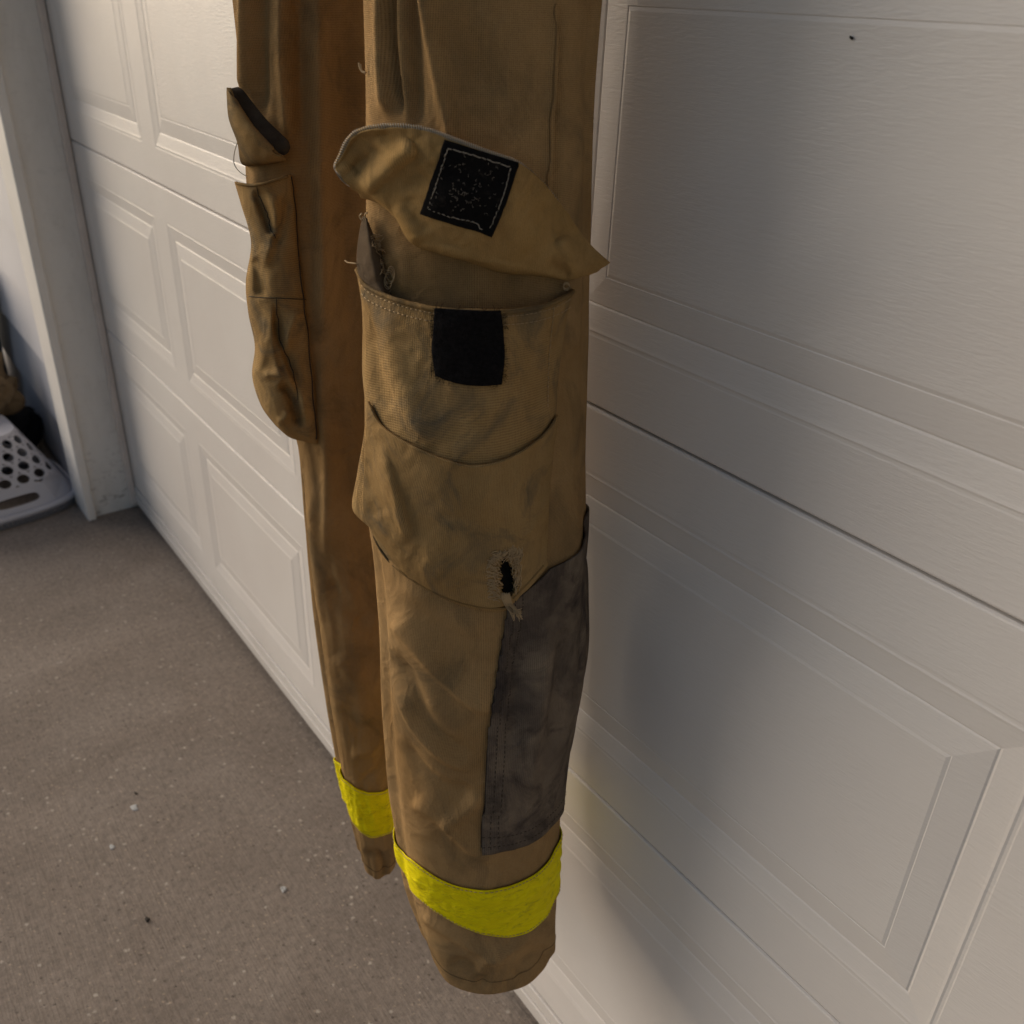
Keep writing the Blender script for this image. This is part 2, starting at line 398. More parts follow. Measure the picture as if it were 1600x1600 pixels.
# ---- left jamb (reveal), casing, weather strip
JM = empty('door_frame', (XL, -0.07, 0))
tag(JM, 'white painted wooden frame at the left edge of the garage door', 'door frame')
mb = MB(); mb.box(XL-0.03, XL, -0.135, 0.12, 0.0, 2.26); under(bevel(mb.build('jamb_board', REVEAL), 0.003), JM)
mb = MB(); mb.box(XL-0.028, XL+0.013, -0.022, -0.0015, 0.012, 2.24); under(bevel(mb.build('weather_strip', STRIP), 0.005, 3), JM)
mb = MB(); mb.box(XL-0.145, XL+0.022, -0.163, -0.1355, 0.0, 2.35); under(bevel(mb.build('casing', TRIM), 0.006, 3), JM)
mb = MB(); mb.box(XL-0.032, XR+0.032, -0.135, 0.12, 2.262, 2.29); under(mb.build('head_board', TRIM), JM)
mb = MB(); mb.box(XR, XR+0.03, -0.135, 0.12, 0.0, 2.26); under(mb.build('side_board', TRIM), JM)
mb = MB(); mb.box(XR-0.02, XR+0.12, -0.163, -0.1355, 0.0, 2.35); under(mb.build('side_casing', TRIM), JM)
mb = MB(); mb.box(XL+0.0225, XR-0.0225, -0.162, -0.1355, 2.24, 2.35); under(mb.build('head_casing', TRIM), JM)
# ---- house wall: lap siding left of the door, wall over and right of the door
HW = empty('house_wall', (-4.2, 0, 0))
tag(HW, 'white lap-sided house wall left of the garage door', 'wall')
XW = XL-0.1455
mb = MB(); mb.box(-5.6, XW+0.08, -0.12, 0.12, -0.02, 3.0); mb.box(XW+0.0805, XR+2.0, -0.12, 0.12, 2.36, 3.0); mb.box(XR+0.125, XR+2.0, -0.12, 0.12, -0.02, 2.355)
under(mb.build('wall_body', SIDING), HW)
lap = 0.205
def board(x0, x1, z):
    m_ = MB(); y0, y1 = -0.121, -0.143
    m_.v += [(x0, y0-0.001, z+lap), (x1, y0-0.001, z+lap), (x1, y1, z+0.0), (x0, y1, z+0.0), (x0, y0, z+0.0), (x1, y0, z+0.0)]
    m_.f += [(0, 3, 2, 1), (3, 4, 5, 2)]
    return m_
for k in range(14): under(board(-5.6, XW, 0.03+k*lap).build('siding_board', SIDING), HW)
for k in range(14): under(board(XR+0.1205, XR+2.0, 0.03+k*lap).build('siding_board', SIDING), HW)
# unseen eave over the door, added to hold back light from above
mb = MB(); mb.box(-5.8, XR+2.2, -0.55, 0.3, 3.0, 3.12); under(mb.build('shading_eave', TRIM), HW)

# ------------------------------------------------------------------ the trousers
NT, NZ = 300, 620
class Leg:
    def __init__(s, left, right, cy, aspect, ztop, zbot, view, foldl, hem_tilt, seed, gather=None, holdz=1.46):
        s.zt, s.zb = ztop, zbot
        left = np.asarray(left, float); right = np.asarray(right, float)
        vd = np.array(view, float); vd /= np.linalg.norm(vd)          # horizontal direction camera -> leg
        pd = np.array([vd[1], -vd[0]])                               # to the right as seen
        s.vd, s.pd = vd, pd
        zs = np.linspace(ztop, zbot, 60); cx = -0.65; sx = 0.10; C_ = []; S_ = []
        th = np.linspace(0, 2*math.pi, 721)[:-1]
        for z in zs:
            zz = min(z, holdz)
            yc = cy(zz)
            def ring(cx_, sx_):
                X = cx_+sx_*np.cos(th)*pd[0]+sx_*aspect*np.sin(th)*vd[0]
                Y = yc+sx_*np.cos(th)*pd[1]+sx_*aspect*np.sin(th)*vd[1]
                a = np.arctan2(X-CAM[0], Y-CAM[1]); i0, i1 = a.argmin(), a.argmax()
                q = proj(np.array([[X[i0], Y[i0], zz], [X[i1], Y[i1], zz]]))
                return np.array([q[0, 0]-np.interp(q[0, 1], left[:, 1], left[:, 0]), q[1, 0]-np.interp(q[1, 1], right[:, 1], right[:, 0])])
            for it in range(12):
                r0 = ring(cx, sx); e = 1e-4
                J = np.stack([(ring(cx+e, sx)-r0)/e, (ring(cx, sx+e)-r0)/e], 1)
                st = np.linalg.solve(J, -r0); st = np.clip(st, -0.03, 0.03); cx += st[0]; sx = max(0.02, sx+st[1])
                if abs(r0).max() < 0.2: break
            C_.append((cx, yc)); S_.append(sx)
        s.z = np.linspace(ztop, zbot, NZ); th = np.linspace(0, 2*math.pi, NT+1)[:-1]
        ker = np.ones(3)/3
        sm = lambda a: np.convolve(np.pad(a, 1, 'edge'), ker, 'valid')
        cxs = np.interp(-s.z, -zs, sm(np.array(C_)[:, 0])); cys = np.interp(-s.z, -zs, sm(np.array(C_)[:, 1])); sxs = np.interp(-s.z, -zs, sm(np.array(S_)))
        # theta = 0 at the right as seen, pi/2 on the far side, 3pi/2 facing the camera
        T, Z = np.meshgrid(th, s.z)
        c, q = np.cos(T), np.sin(T)
        pw = 0.90
        c = np.sign(c)*abs(c)**pw; q = np.sign(q)*abs(q)**pw
        nx = c*pd[0]+q*vd[0]; ny = c*pd[1]+q*vd[1]
        X = cxs[:, None]+sxs[:, None]*(c*pd[0]+aspect*q*vd[0]); Y = cys[:, None]+sxs[:, None]*(c*pd[1]+aspect*q*vd[1])
        if hem_tilt is not None:       # hem and everything low follow a tilted hem line
            k = smooth((zbot+0.20-Z)/0.20); Z = Z+k*(hem_tilt[0]*np.cos(T)+hem_tilt[1]*np.sin(T))
        P = np.stack([X, Y, Z], -1)
        pp = proj(P); nrm = np.stack([nx, ny, 0*nx], -1); nrm /= np.linalg.norm(nrm, axis=2)[..., None]
        vis = smooth(((CAM-P)*nrm).sum(2)/np.linalg.norm(CAM-P, axis=2)*3)
        d = folds(pp[..., 0], pp[..., 1], foldl, 1.05, 0.80)*vis
        # hidden side: soft vertical folds
        d += (1-vis)*(0.006*np.sin(5*T+3*Z+seed)+0.004*np.sin(11*T-2*Z+seed*2))
        # general crumple
        u_ = np.cos(T)*3+20; v_ = np.sin(T)*3+20
        d += 0.0042*vnoise(u_*0.8+Z*1.5, Z*3.0+v_*0.6, seed)+0.0030*vnoise(u_*1.1+Z*3, Z*8+v_*0.9, seed+1)+0.0010*vnoise(u_*2.5+Z*8, Z*19+v_*2, seed+2)
        P = P+nrm*d[..., None]
        s.th, s.P, s.N = th, P, nrm
        s.V = P.reshape(-1, 3); s.F = grid_faces(NZ, NT, True)
        s.bvh = BVHTree.FromPolygons([Vector(v) for v in s.V], s.F)
    def sample(s, t, z, off=0.0):
        """surface point at angle t and row z (row parameter), pushed out by off"""
        ti = (np.asarray(t) % (2*math.pi))/(2*math.pi)*NT; zi = np.clip((s.zt-np.asarray(z))/(s.zt-s.zb)*(NZ-1), 0, NZ-1.001)
        i = np.floor(ti).astype(int) % NT; fi = (ti-np.floor(ti))[..., None]; j = zi.astype(int); fj = (zi-j)[..., None]; i2 = (i+1) % NT
        f = lambda A: (A[j, i]*(1-fi)+A[j, i2]*fi)*(1-fj)+(A[j+1, i]*(1-fi)+A[j+1, i2]*fi)*fj
        return f(s.P)+f(s.N)*np.asarray(off)[..., None] if np.ndim(off) else f(s.P)+f(s.N)*off
    def pick(s, pts):
        out = []
        for p, r in zip(np.atleast_2d(pts), rays(pts)):
            loc, n, idx, dist = s.bvh.ray_cast(Vector(CAM), Vector(r))
            if idx is None: out.append((np.nan, np.nan, np.nan)); continue
            j, i = divmod(idx, NT); out.append((s.th[i]+math.pi/NT, s.z[j], dist))
        return np.array(out)
    def depth_fit(s, x0, x1, y0, y1, deg=2):
        g = np.array([(x, y) for x in np.linspace(x0, x1, 12) for y in np.linspace(y0, y1, 16)])
        q = s.pick(g); ok = ~np.isnan(q[:, 2]); g = g[ok]; t = q[ok, 2]
        cx, cy = (x0+x1)/2, (y0+y1)/2; k = 200.0
        def basis(x, y):
            x = (x-cx)/k; y = (y-cy)/k
            b = [np.ones_like(x), x, y, x*x, x*y, y*y]
            if deg > 2: b += [x**3, y*x*x, x*y*y, y**3]
            return np.stack(b, -1)
        co = np.linalg.lstsq(basis(g[:, 0], g[:, 1]), t, rcond=None)[0]
        return lambda x, y: basis(np.asarray(x, float), np.asarray(y, float)) @ co
NEAR_L = [(-50+0, 0)]
near_left = [(571, -200), (571, 0), (571, 300), (572, 450), (574, 650), (578, 800), (590, 860), (600, 960), (604, 1050), (611, 1150), (619, 1240), (632, 1320), (644, 1390), (664, 1445), (690, 1485), (715, 1515), (740, 1600)]
near_right = [(917, -200), (917, 0), (914, 300), (912, 600), (914, 800), (913, 870), (905, 960), (903, 1050), (893, 1120), (882, 1200), (874, 1280), (872, 1330), (870, 1400), (866, 1460), (855, 1510), (840, 1600)]
far_left = [(368, -200), (369, 0), (376, 150), (384, 300), (405, 450), (440, 600), (466, 700), (474, 780), (486, 900), (500, 1010), (514, 1100), (530, 1185), (540, 1230), (552, 1280), (562, 1315), (570, 1345), (582, 1370), (590, 1400)]
far_right = [(585, -200), (585, 0), (590, 300), (592, 600), (600, 850), (612, 1000), (622, 1150), (628, 1240), (630, 1290), (622, 1320), (614, 1345), (600, 1370), (595, 1400)]
near_folds = [
    ([(600, -60), (600, 40), (603, 120), (610, 190)], 0.008, 14, 9),
    ([(616, -60), (616, 60), (630, 190)], -0.012, 12, 4),
    ([(636, -60), (640, 60), (650, 190)], -0.004, 12, 14),
    ([(655, -60), (668, 20), (683, 100), (702, 190), (712, 240)], 0.010, 15, 24),
    ([(640, -60), (650, 100), (655, 220)], -0.006, 12, 18),
    ([(735, -60), (745, 60), (760, 170)], -0.005, 30, 40),
    ([(868, -60), (866, 80), (860, 200), (856, 300), (858, 420)], 0.0035, 8, 4),
    ([(868, -60), (872, 80), (868, 200), (864, 300), (866, 420)], -0.004, 4, 9),
    ([(600, 420), (630, 400), (640, 470)], 0.004, 16, 16),
    ([(612, 960), (640, 990), (690, 1050), (740, 1095), (780, 1110)], 0.008, 14, 26),
    ([(612, 1010), (640, 1060), (665, 1120), (700, 1160), (745, 1185)], -0.008, 22, 16),
    ([(618, 1060), (650, 1130), (690, 1175), (750, 1210)], 0.008, 10, 22),
    ([(625, 1150), (660, 1200), (700, 1230), (745, 1235)], -0.006, 18, 12),
    ([(690, 1290), (725, 1270), (755, 1235)], 0.006, 12, 16),
    ([(640, 1250), (680, 1270), (740, 1325), (790, 1340)], 0.007, 12, 18),
    ([(850, 960), (845, 1060), (830, 1160), (820, 1260)], 0.008, 28, 16),
    ([(880, 980), (872, 1080), (858, 1180)], -0.009, 14, 14),
    ([(800, 980), (805, 1080), (795, 1180)], -0.005, 16, 20),
    ([(650, 1420), (690, 1450), (760, 1490), (800, 1500)], 0.006, 10, 16),
    ([(800, 1530), (830, 1500), (865, 1480)], -0.007, 14, 14),
    ([(740, 1540), (760, 1500), (800, 1480), (850, 1440)], 0.006, 12, 12),
    ([(700, 1500), (740, 1515), (760, 1545)], -0.006, 10, 10),
    ([(625, 900), (700, 960), (760, 985)], 0.004, 20, 20),
]
far_folds = [
    ([(386, -60), (384, 60), (384, 160)], 0.009, 10, 14),
    ([(410, -60), (408, 60), (412, 200)], -0.009, 14, 14),
    ([(441, -60), (442, 60), (448, 150), (455, 230)], 0.009, 13, 16),
    ([(468, -60), (468, 100), (470, 240)], -0.006, 13, 13),
    ([(495, -60), (496, 100), (500, 260), (503, 420), (505, 560)], 0.011, 13, 18),
    ([(545, -60), (546, 300), (552, 600)], -0.006, 20, 22),
    ([(502, 520), (507, 620), (512, 720), (512, 800), (508, 900)], 0.007, 12, 20),
    ([(480, 760), (492, 880), (505, 980)], 0.004, 10, 14),
    ([(515, 900), (540, 950), (580, 980)], -0.005, 14, 16),
    ([(520, 1020), (555, 1060), (600, 1080)], 0.005, 16, 20),
    ([(528, 1100), (560, 1140), (600, 1130)], -0.005, 14, 18),
    ([(545, 1180), (580, 1170), (610, 1140)], 0.006, 10, 12),
    ([(560, 1225), (590, 1200), (612, 1165)], -0.005, 8, 8),
    ([(580, 1320), (600, 1350), (598, 1375)], -0.006, 8, 8),
    ([(565, 1330), (600, 1338), (625, 1310)], -0.005, 8, 8),
]
PZT = 1.80
near = Leg(near_left, near_right, lambda z: -0.150+0.0*z, 0.86, PZT, 0.430, (-0.70, 0.47), near_folds, (0.0, 0.034), 3)
far = Leg(far_left, far_right, lambda z: -0.180+0.0*z, 0.80, PZT, 0.346, (-0.93, 0.44), far_folds, (0.0, 0.030), 11)
print('near', near.P[0].mean(0), near.P[-1].mean(0), 'far', far.P[0].mean(0), far.P[-1].mean(0))
TR = empty('trousers', (-0.78, -0.2, 0.4))
tag(TR, 'worn brown work trousers with yellow cuff bands hanging before the white garage door', 'trousers')
def leg_obj(L, nm='leg'):
    uv = np.stack([np.tile(np.arange(NT)/NT*0.62, NZ), np.repeat(L.z, NT)], 1)
    o = mesh(nm, L.V, L.F, TAN, None, True, uv); solid(o, 0.003, -1); return under(o, TR)
lo_n = leg_obj(near); lo_f = leg_obj(far)
for L_, z_ in ((near, 0.452), (far, 0.366)):
    m_ = MB(); n_ = 230
    for k in range(0, n_):
        tt = np.linspace(k, k+0.7, 3)/n_*2*math.pi; m_.tube(L_.sample(tt, np.full(3, z_), np.array([0.0003, 0.0007, 0.0003])), 0.00035, 4)
    o = m_.build('stitching', THREADD, None, True); tag(o, kind='stuff'); under(o, TR)
# hips and waistband above the frame, and the straps the garment hangs by
def hips():
    n = 120; rows = []
    c0 = near.P[0].mean(0); c1 = far.P[0].mean(0); cc = (c0+c1)/2
    for k, z in enumerate(np.linspace(PZT-0.03, 2.02, 26)):
        t = k/25; a = np.linspace(0, 2*math.pi, n+1)[:-1]
        ax = (c0-c1)[:2]; ln = np.linalg.norm(ax)/2; ax = ax/np.linalg.norm(ax); bx = np.array([-ax[1], ax[0]])
        A = (ln+0.135)*(1-0.18*t); B = 0.115-0.035*t
        rr = 1+0.03*np.sin(9*a+2*z*4)*(1-t*0.5)
        rows.append(np.stack([cc[0]+rr*(A*np.cos(a)*ax[0]+B*np.sin(a)*bx[0]), cc[1]+rr*(A*np.cos(a)*ax[1]+B*np.sin(a)*bx[1]), np.full(n, z)], -1))
    P = np.array(rows)
    o = mesh('hip_section', P.reshape(-1, 3), grid_faces(26, n, True), TAN, None, True, np.stack([np.tile(np.arange(n)/n*1.1, 26), np.repeat(np.linspace(0, 0.25, 26), n)], 1))
    under(solid(o, 0.003), TR)
    st = MB()
    for sgn in (-1, 1):
        x = cc[0]+sgn*0.12
        st.box(x-0.02, x+0.02, cc[1]+0.03, cc[1]+0.034, 1.97, 2.16)
    st.box(cc[0]-0.2, cc[0]+0.2, cc[1]+0.028, cc[1]+0.036, 2.16, 2.19)
    under(st.build('strap', BLACKC), TR)
    hk = MB(); hk.tube([(cc[0], cc[1]+0.032, 2.19), (cc[0], cc[1]+0.032, 2.24), (cc[0], -0.05, 2.30), (cc[0], -0.164, 2.30)], 0.004, 8)
    h = hk.build('hanging_hook', RUBBER, None, True); tag(h, 'small dark hook on the casing above the garage door', 'hook')
hips()

def conform(L, name, left_px, right, nu, nv, off, mat, parent, thick=0.0018, uvw=0.2, edge=0.0):
    """cloth piece lying on the leg. left_px: photo points down its left edge; right: photo points or a fixed angle"""
    a = catmull(left_px, nv); qa = L.pick(a)
    if isinstance(right, (int, float)): qb = np.stack([np.full(nv, right), qa[:, 1], qa[:, 2]], 1)
    else: qb = L.pick(catmull(right, nv))
    def fix(q):
        for c in (0, 1):
            ok = ~np.isnan(q[:, c]); q[:, c] = np.interp(np.arange(len(q)), np.arange(len(q))[ok], q[ok, c])
        return q
    qa, qb = fix(qa), fix(qb)
    u = np.linspace(0, 1, nu)
    ta, tb = qa[:, 0], qb[:, 0]; tb = np.where(tb < ta-0.5, tb+2*math.pi, tb)
    T = ta[:, None]*(1-u)+tb[:, None]*u; Z = qa[:, 1][:, None]*(1-u)+qb[:, 1][:, None]*u
    P = L.sample(T, Z, off)
    uv = np.stack([np.tile(u*uvw, nv), np.repeat(np.linspace(0, 0.5, nv), nu)], 1)
    o = mesh(name, P.reshape(-1, 3), grid_faces(nv, nu), mat, None, True, uv); solid(o, thick, 1)
    return o, T, Z, P

def ring_z(L, pts):
    q = L.pick(catmull(pts, 60)); q = q[~np.isnan(q[:, 0])]
    o_ = np.argsort(q[:, 0]); t, z = q[o_, 0], q[o_, 1]
    tt = np.linspace(0, 2*math.pi, 361)[:-1]; zz = np.interp(tt, t, z, period=2*math.pi)
    k = np.hanning(41); k /= k.sum(); zz = np.convolve(np.r_[zz[-20:], zz, zz[:20]], k, 'valid')
    tl = t[0]-0.10; zz = zz-(0.016 if L is near else 0.010)*np.exp(-((tt-tl)/0.30)**2)
    return lambda a: np.interp(a, tt, zz, period=2*math.pi)
def band(L, top, bot, parent, nm='trim_band'):
    zt, zb = ring_z(L, top), ring_z(L, bot)
    n, m = 260, 40; t = np.linspace(0, 2*math.pi, n+1)[:-1]; v = np.linspace(0, 1, m)[:, None]
    T = np.tile(t, (m, 1)); Z = zt(t)[None]*(1-v)+zb(t)[None]*v
    r = (0.0016*vnoise(T*14, Z*160, 5)+0.0022*vnoise(T*5+Z*60, Z*80, 6))*np.sin(math.pi*v)**0.5
    P = L.sample(T, Z, 0.0026+r)
    o = mesh(nm, P.reshape(-1, 3), grid_faces(m, n, True), LIME, None, True); solid(o, 0.0012, 1); under(o, parent)
    # double row of stitching at each edge
    sm_ = MB()
    for row, sg in ((0.035, 1), (0.965, -1)):
        zz = zt(t)*(1-row)+zb(t)*row
        for k in range(0, n, 2):
            tt = np.linspace(t[k], t[k]+2*math.pi/n*1.3, 3); Q = L.sample(tt, np.interp(tt, t, zz), 0.0044)
            sm_.tube(Q, 0.00045, 4)
    o2 = sm_.build('stitching', THREAD, None, True); tag(o2, kind='stuff'); under(o2, parent)
band(near, [(633, 1320), (640, 1334), (660, 1352), (700, 1378), (750, 1389), (810, 1378), (850, 1350), (866, 1326), (871, 1308)],
     [(645, 1376), (655, 1394), (668, 1410), (720, 1445), (780, 1462), (820, 1457), (852, 1430), (868, 1396)], TR)
band(far, [(538, 1206), (545, 1218), (560, 1232), (580, 1237), (600, 1235), (616, 1224)],
     [(552, 1274), (558, 1288), (568, 1300), (580, 1308), (605, 1301), (624, 1290)], TR)

# knee patch of worn grey cloth on the near leg, running round to the door side
kl = [(852, 872), (812, 905), (791, 952), (782, 1010), (773, 1070), (764, 1140), (758, 1230), (750, 1333)]
a = catmull(kl, 90)
def knee():
    # left edge comes from the photograph; top rises to the right, bottom rises to the right
    left = catmull([(792, 945), (783, 1010), (774, 1070), (764, 1140), (758, 1230), (751, 1334)], 130)
    q = near.pick(left)
    zt_r, zb_r = None, None
    topr = near.pick(np.array([(908, 846), (858, 886)])); botr = near.pick(np.array([(862, 1287), (800, 1326)]))
    nu = 110; nv = 130; tE = q[0, 0]; tend = 2*math.pi+1.15
    u = np.linspace(0, 1, nu)
    T = q[:, 0][:, None]*(1-u)+tend*u
    v = np.linspace(0, 1, nv)[:, None]
    def line(pts, q0):
        z = np.array([q0[1]]+[p[1] for p in pts if not np.isnan(p[1])]); t = np.array([q0[0]]+[p[0] for p in pts if not np.isnan(p[1])])
        o_ = np.argsort(t); return t[o_], z[o_]
    kk = np.ones(7)/7
    for c_ in (0, 1): q[:, c_] = np.convolve(np.pad(q[:, c_], 3, 'reflect', reflect_type='odd'), kk, 'valid')
    tt, zz = line(topr, q[0]); tb_, zb_ = line(botr, q[-1])
    ztop = np.interp(T[0], tt, zz); zbot = np.interp(T[-1], tb_, zb_)
    f = (q[:, 1]-q[0, 1])/(q[-1, 1]-q[0, 1]); Z = ztop[None]*(1-f[:, None])+zbot[None]*f[:, None]
    P = near.sample(T, Z, 0.0022)
    o = mesh('knee_patch', P.reshape(-1, 3), grid_faces(nv, nu), GREYC, None, True, np.stack([np.tile(u*0.25, nv), np.repeat(np.linspace(0, 0.4, nv), nu)], 1))
    solid(o, 0.002, 1); under(o, TR); tag(o, 'dark grey worn knee patch')
    sm_ = MB()
    for cc_, nn in ((2, 1), (5, 1)):
        for k in range(0, nv-2, 2): sm_.tube(near.sample(T[k:k+2, cc_+1], Z[k:k+2, cc_+1], 0.0046), 0.0004, 4)
    for rr_ in (nv-4, nv-8):
        for k in range(0, nu-2, 2): sm_.tube(near.sample(T[rr_, k:k+2], Z[rr_, k:k+2], 0.0046), 0.0004, 4)
    s_ = sm_.build('stitching', THREADD, None, True); tag(s_, kind='stuff'); under(s_, TR)
    # padded back layer of the patch standing off towards the door
    v2 = np.linspace(0, 1, 60)[:, None]; u2 = np.linspace(0, 1, 30)
    T2 = np.broadcast_to(2*math.pi-0.35+u2*1.3, (60, 30)); z0, z1 = 0.98, 0.745
    Z2 = z0*(1-v2)+z1*v2+0*T2
    bul = 0.012*np.sin(math.pi*v2)**0.6*np.sin(math.pi*np.clip(u2*1.0, 0, 1))**0.7
    P2 = near.sample(T2, Z2, 0.0018+bul)
    o = mesh('knee_pad', P2.reshape(-1, 3), grid_faces(60, 30), GREYC, None, True, np.stack([np.tile(u2*0.1, 60), np.repeat(np.linspace(0, 0.2, 60), 30)], 1)); solid(o, 0.002, 1); under(o, TR)
knee()

# ---- free-standing cloth: control grids (photo x, photo y, metres in front of the leg surface)
def sheet_cloth(name, G, nu, nv, depth, mat, parent, fl=(), thick=0.0022, seed=1, crumple=0.001, hole=None, uvs=(0.25, 0.25), fs=0.55):
    S = grid_spline(G, nu, nv); x, y, o_ = S[..., 0], S[..., 1], S[..., 2]
    o_ = o_+folds(x, y, fl, fs, 1.05)+crumple*vnoise(x/34, y/34, seed)*2+crumple*vnoise(x/11, y/13, seed+3)*0.8
    t = depth(x, y)-o_
    r = rays(np.stack([x.ravel(), y.ravel()], 1)).reshape(nv, nu, 3)
    P = CAM+r*t[..., None]
    Fc = grid_faces(nv, nu)
    if hole is not None:
        cxy = np.stack([x.ravel(), y.ravel()], 1)
        Fc = [f for f in Fc if not hole(*cxy[list(f)].mean(0))]
    uv = np.stack([np.tile(np.linspace(0, uvs[0], nu), nv), np.repeat(np.linspace(0, uvs[1], nv), nu)], 1)
    ob = mesh(name, P.reshape(-1, 3), Fc, mat, None, True, uv)
    if thick: solid(ob, thick, -1)
    under(ob, parent)
    return ob, P, (lambda X, Y: None)
def surf_line(P, rows=None, cols=None): return P
def at_depth(px, depth, off):
    px = np.asarray(px, float); r = rays(px); t = depth(px[:, 0], px[:, 1])-off
    return CAM+r*t[:, None]

dn = near.depth_fit(600, 890, 200, 950, 3)
dfar = far.depth_fit(395, 560, 120, 700, 2)

# near pocket: front panel
def pocket_near():
    top = [(556, 418, -0.002), (572, 444, 0.018), (620, 466, 0.030), (680, 480, 0.036), (740, 484, 0.040), (800, 484, 0.040), (850, 476, 0.034), (884, 462, 0.022), (897, 452, 0.002)]
    G = [top,
         [(566, 490, -0.010), (576, 505, 0.016), (625, 520, 0.028), (685, 530, 0.034), (742, 535, 0.037), (798, 532, 0.037), (845, 524, 0.031), (874, 512, 0.018), (886, 505, -0.002)],
         [(566, 580, -0.014), (576, 590, 0.018), (625, 600, 0.030), (685, 612, 0.034), (742, 618, 0.036), (795, 612, 0.034), (840, 600, 0.028), (866, 590, 0.014), (875, 585, -0.004)],
         [(572, 660, -0.014), (574, 668, 0.020), (622, 680, 0.032), (682, 700, 0.035), (740, 708, 0.036), (792, 702, 0.033), (838, 685, 0.024), (862, 670, 0.010), (869, 664, -0.004)],
         [(562, 735, -0.014), (562, 742, 0.022), (615, 755, 0.033), (675, 775, 0.034), (735, 782, 0.033), (790, 778, 0.028), (834, 760, 0.018), (856, 745, 0.006), (862, 740, -0.004)],
         [(560, 790, -0.012), (553, 797, 0.022), (604, 815, 0.030), (665, 835, 0.030), (730, 846, 0.028), (785, 845, 0.022), (830, 832, 0.012), (852, 815, 0.003), (857, 812, -0.004)],
         [(577, 812, -0.016), (579, 825, 0.004), (616, 866, 0.016), (665, 893, 0.018), (726, 915, 0.016), (785, 918, 0.012), (830, 895, 0.006), (851, 868, 0.003), (856, 865, -0.004)],
         [(580, 828, -0.010), (586, 844, 0.004), (622, 890, 0.005), (666, 920, 0.005), (722, 944, 0.005), (782, 953, 0.005), (822, 928, 0.004), (853, 888, 0.002), (859, 884, -0.004)],
         [(584, 834, -0.022), (590, 850, -0.012), (625, 893, -0.010), (668, 922, -0.010), (722, 946, -0.010), (782, 955, -0.010), (822, 930, -0.010), (853, 890, -0.010), (858, 886, -0.012)]]
    fl = [([(588, 460), (602, 540), (618, 610), (640, 655), (680, 700)], 0.010, 8, 26),
          ([(582, 500), (592, 580), (612, 650)], -0.008, 14, 12),
          ([(592, 690), (610, 750), (628, 810), (640, 850)], 0.010, 12, 9),
          ([(575, 700), (585, 770), (600, 810)], -0.006, 12, 14),
          ([(868, 560), (858, 620), (850, 680)], 0.004, 6, 6),
          ([(860, 760), (845, 800), (820, 850)], 0.005, 8, 10),
          ([(640, 560), (690, 640), (720, 700)], -0.003, 30, 26),
          ([(650, 880), (700, 890), (780, 890)], 0.003, 16, 16)]
    hole_c = (791, 905)
    def hole(x, y):
        w_ = 13.0 if y > 880 else 9.0
        return 862 < y < 938 and abs(x-(788+5*math.sin(y*0.05))) < w_*math.sqrt(max(0, 1-((y-902)/34)**2))*(1+0.25*math.sin(y*1.3)+0.2*math.sin(y*0.37+x*0.4))
    ob, P, _ = sheet_cloth('pocket', G, 260, 330, dn, TANP, TR, fl, 0.0025, 21, 0.0016, hole, fs=0.95)
    tag(ob, 'open bellows pocket facing the camera')
    return ob, P, G, fl, hole
pk, PKP, PKG, PKF, PKH = pocket_near()
# a lookup from photo point to the finished pocket surface
def make_lookup(Ps):
    V = np.concatenate([p.reshape(-1, 3) for p in Ps]); Fc = []; b = 0
    for p in Ps:
        nv, nu = p.shape[:2]; Fc += [tuple(b+k for k in f) for f in grid_faces(nv, nu)]; b += nv*nu
    bv = BVHTree.FromPolygons([Vector(v) for v in V], Fc)
    def look(px, off=0.0):
        out = []; last = None
        for r in rays(px):
            loc, n, i, d = bv.ray_cast(Vector(CAM), Vector(r))
            if i is not None: last = d
            out.append(last if last is not None else np.nan)
        d = np.array(out); ok = ~np.isnan(d)
        if not ok.any(): return None
        d = np.interp(np.arange(len(d)), np.arange(len(d))[ok], d[ok])
        return CAM+rays(px)*(d-off)[:, None]
    return look
look_pk = make_lookup([PKP])
def on_sheet(name, G, nu, nv, look, off, mat, parent, thick=0.0016, uvs=(0.1, 0.1), lift=None, hole=None):
    """a piece lying on an already built cloth surface"""
    S = grid_spline(np.asarray(G, float), nu, nv); px = S.reshape(-1, 2)
    P = look(px, off if lift is None else lift(S).ravel())
    Fc = grid_faces(nv, nu)
    if hole is not None: Fc = [f for f in Fc if not hole(*px[list(f)].mean(0))]
    uv = np.stack([np.tile(np.linspace(0, uvs[0], nu), nv), np.repeat(np.linspace(0, uvs[1], nv), nu)], 1)
    o = mesh(name, P, Fc, mat, None, True, uv); solid(o, thick, 1); under(o, parent) if parent.type == 'EMPTY' else setattr(o, 'parent', parent)
    if parent.type != 'EMPTY': o.matrix_parent_inverse = parent.matrix_world.inverted()
    return o, P.reshape(nv, nu, 3)
def stitch(name, lines, look, mat, parent, off=0.0012, r=0.0004, dash=5.0, gap=2.2, jit=0.3):
    sm_ = MB()
    for ln in lines:
        ln = catmull(ln, 12*len(ln)); seg = np.r_[0, np.cumsum(np.linalg.norm(np.diff(ln, axis=0), axis=1))]
        s0 = 0.0
        while s0+dash < seg[-1]:
            ss = np.array([s0, s0+dash*0.5, s0+dash]); q = np.stack([np.interp(ss, seg, ln[:, 0]), np.interp(ss, seg, ln[:, 1])], 1)+rng.normal(0, jit, (3, 2))*0.5
            Q = look(q, np.array([off*0.75, off, off*0.75]))
            if Q is not None: sm_.tube(Q, r, 4)
            s0 += dash+gap
    o = sm_.build(name, mat, None, True); tag(o, kind='stuff'); o.parent = parent; return o
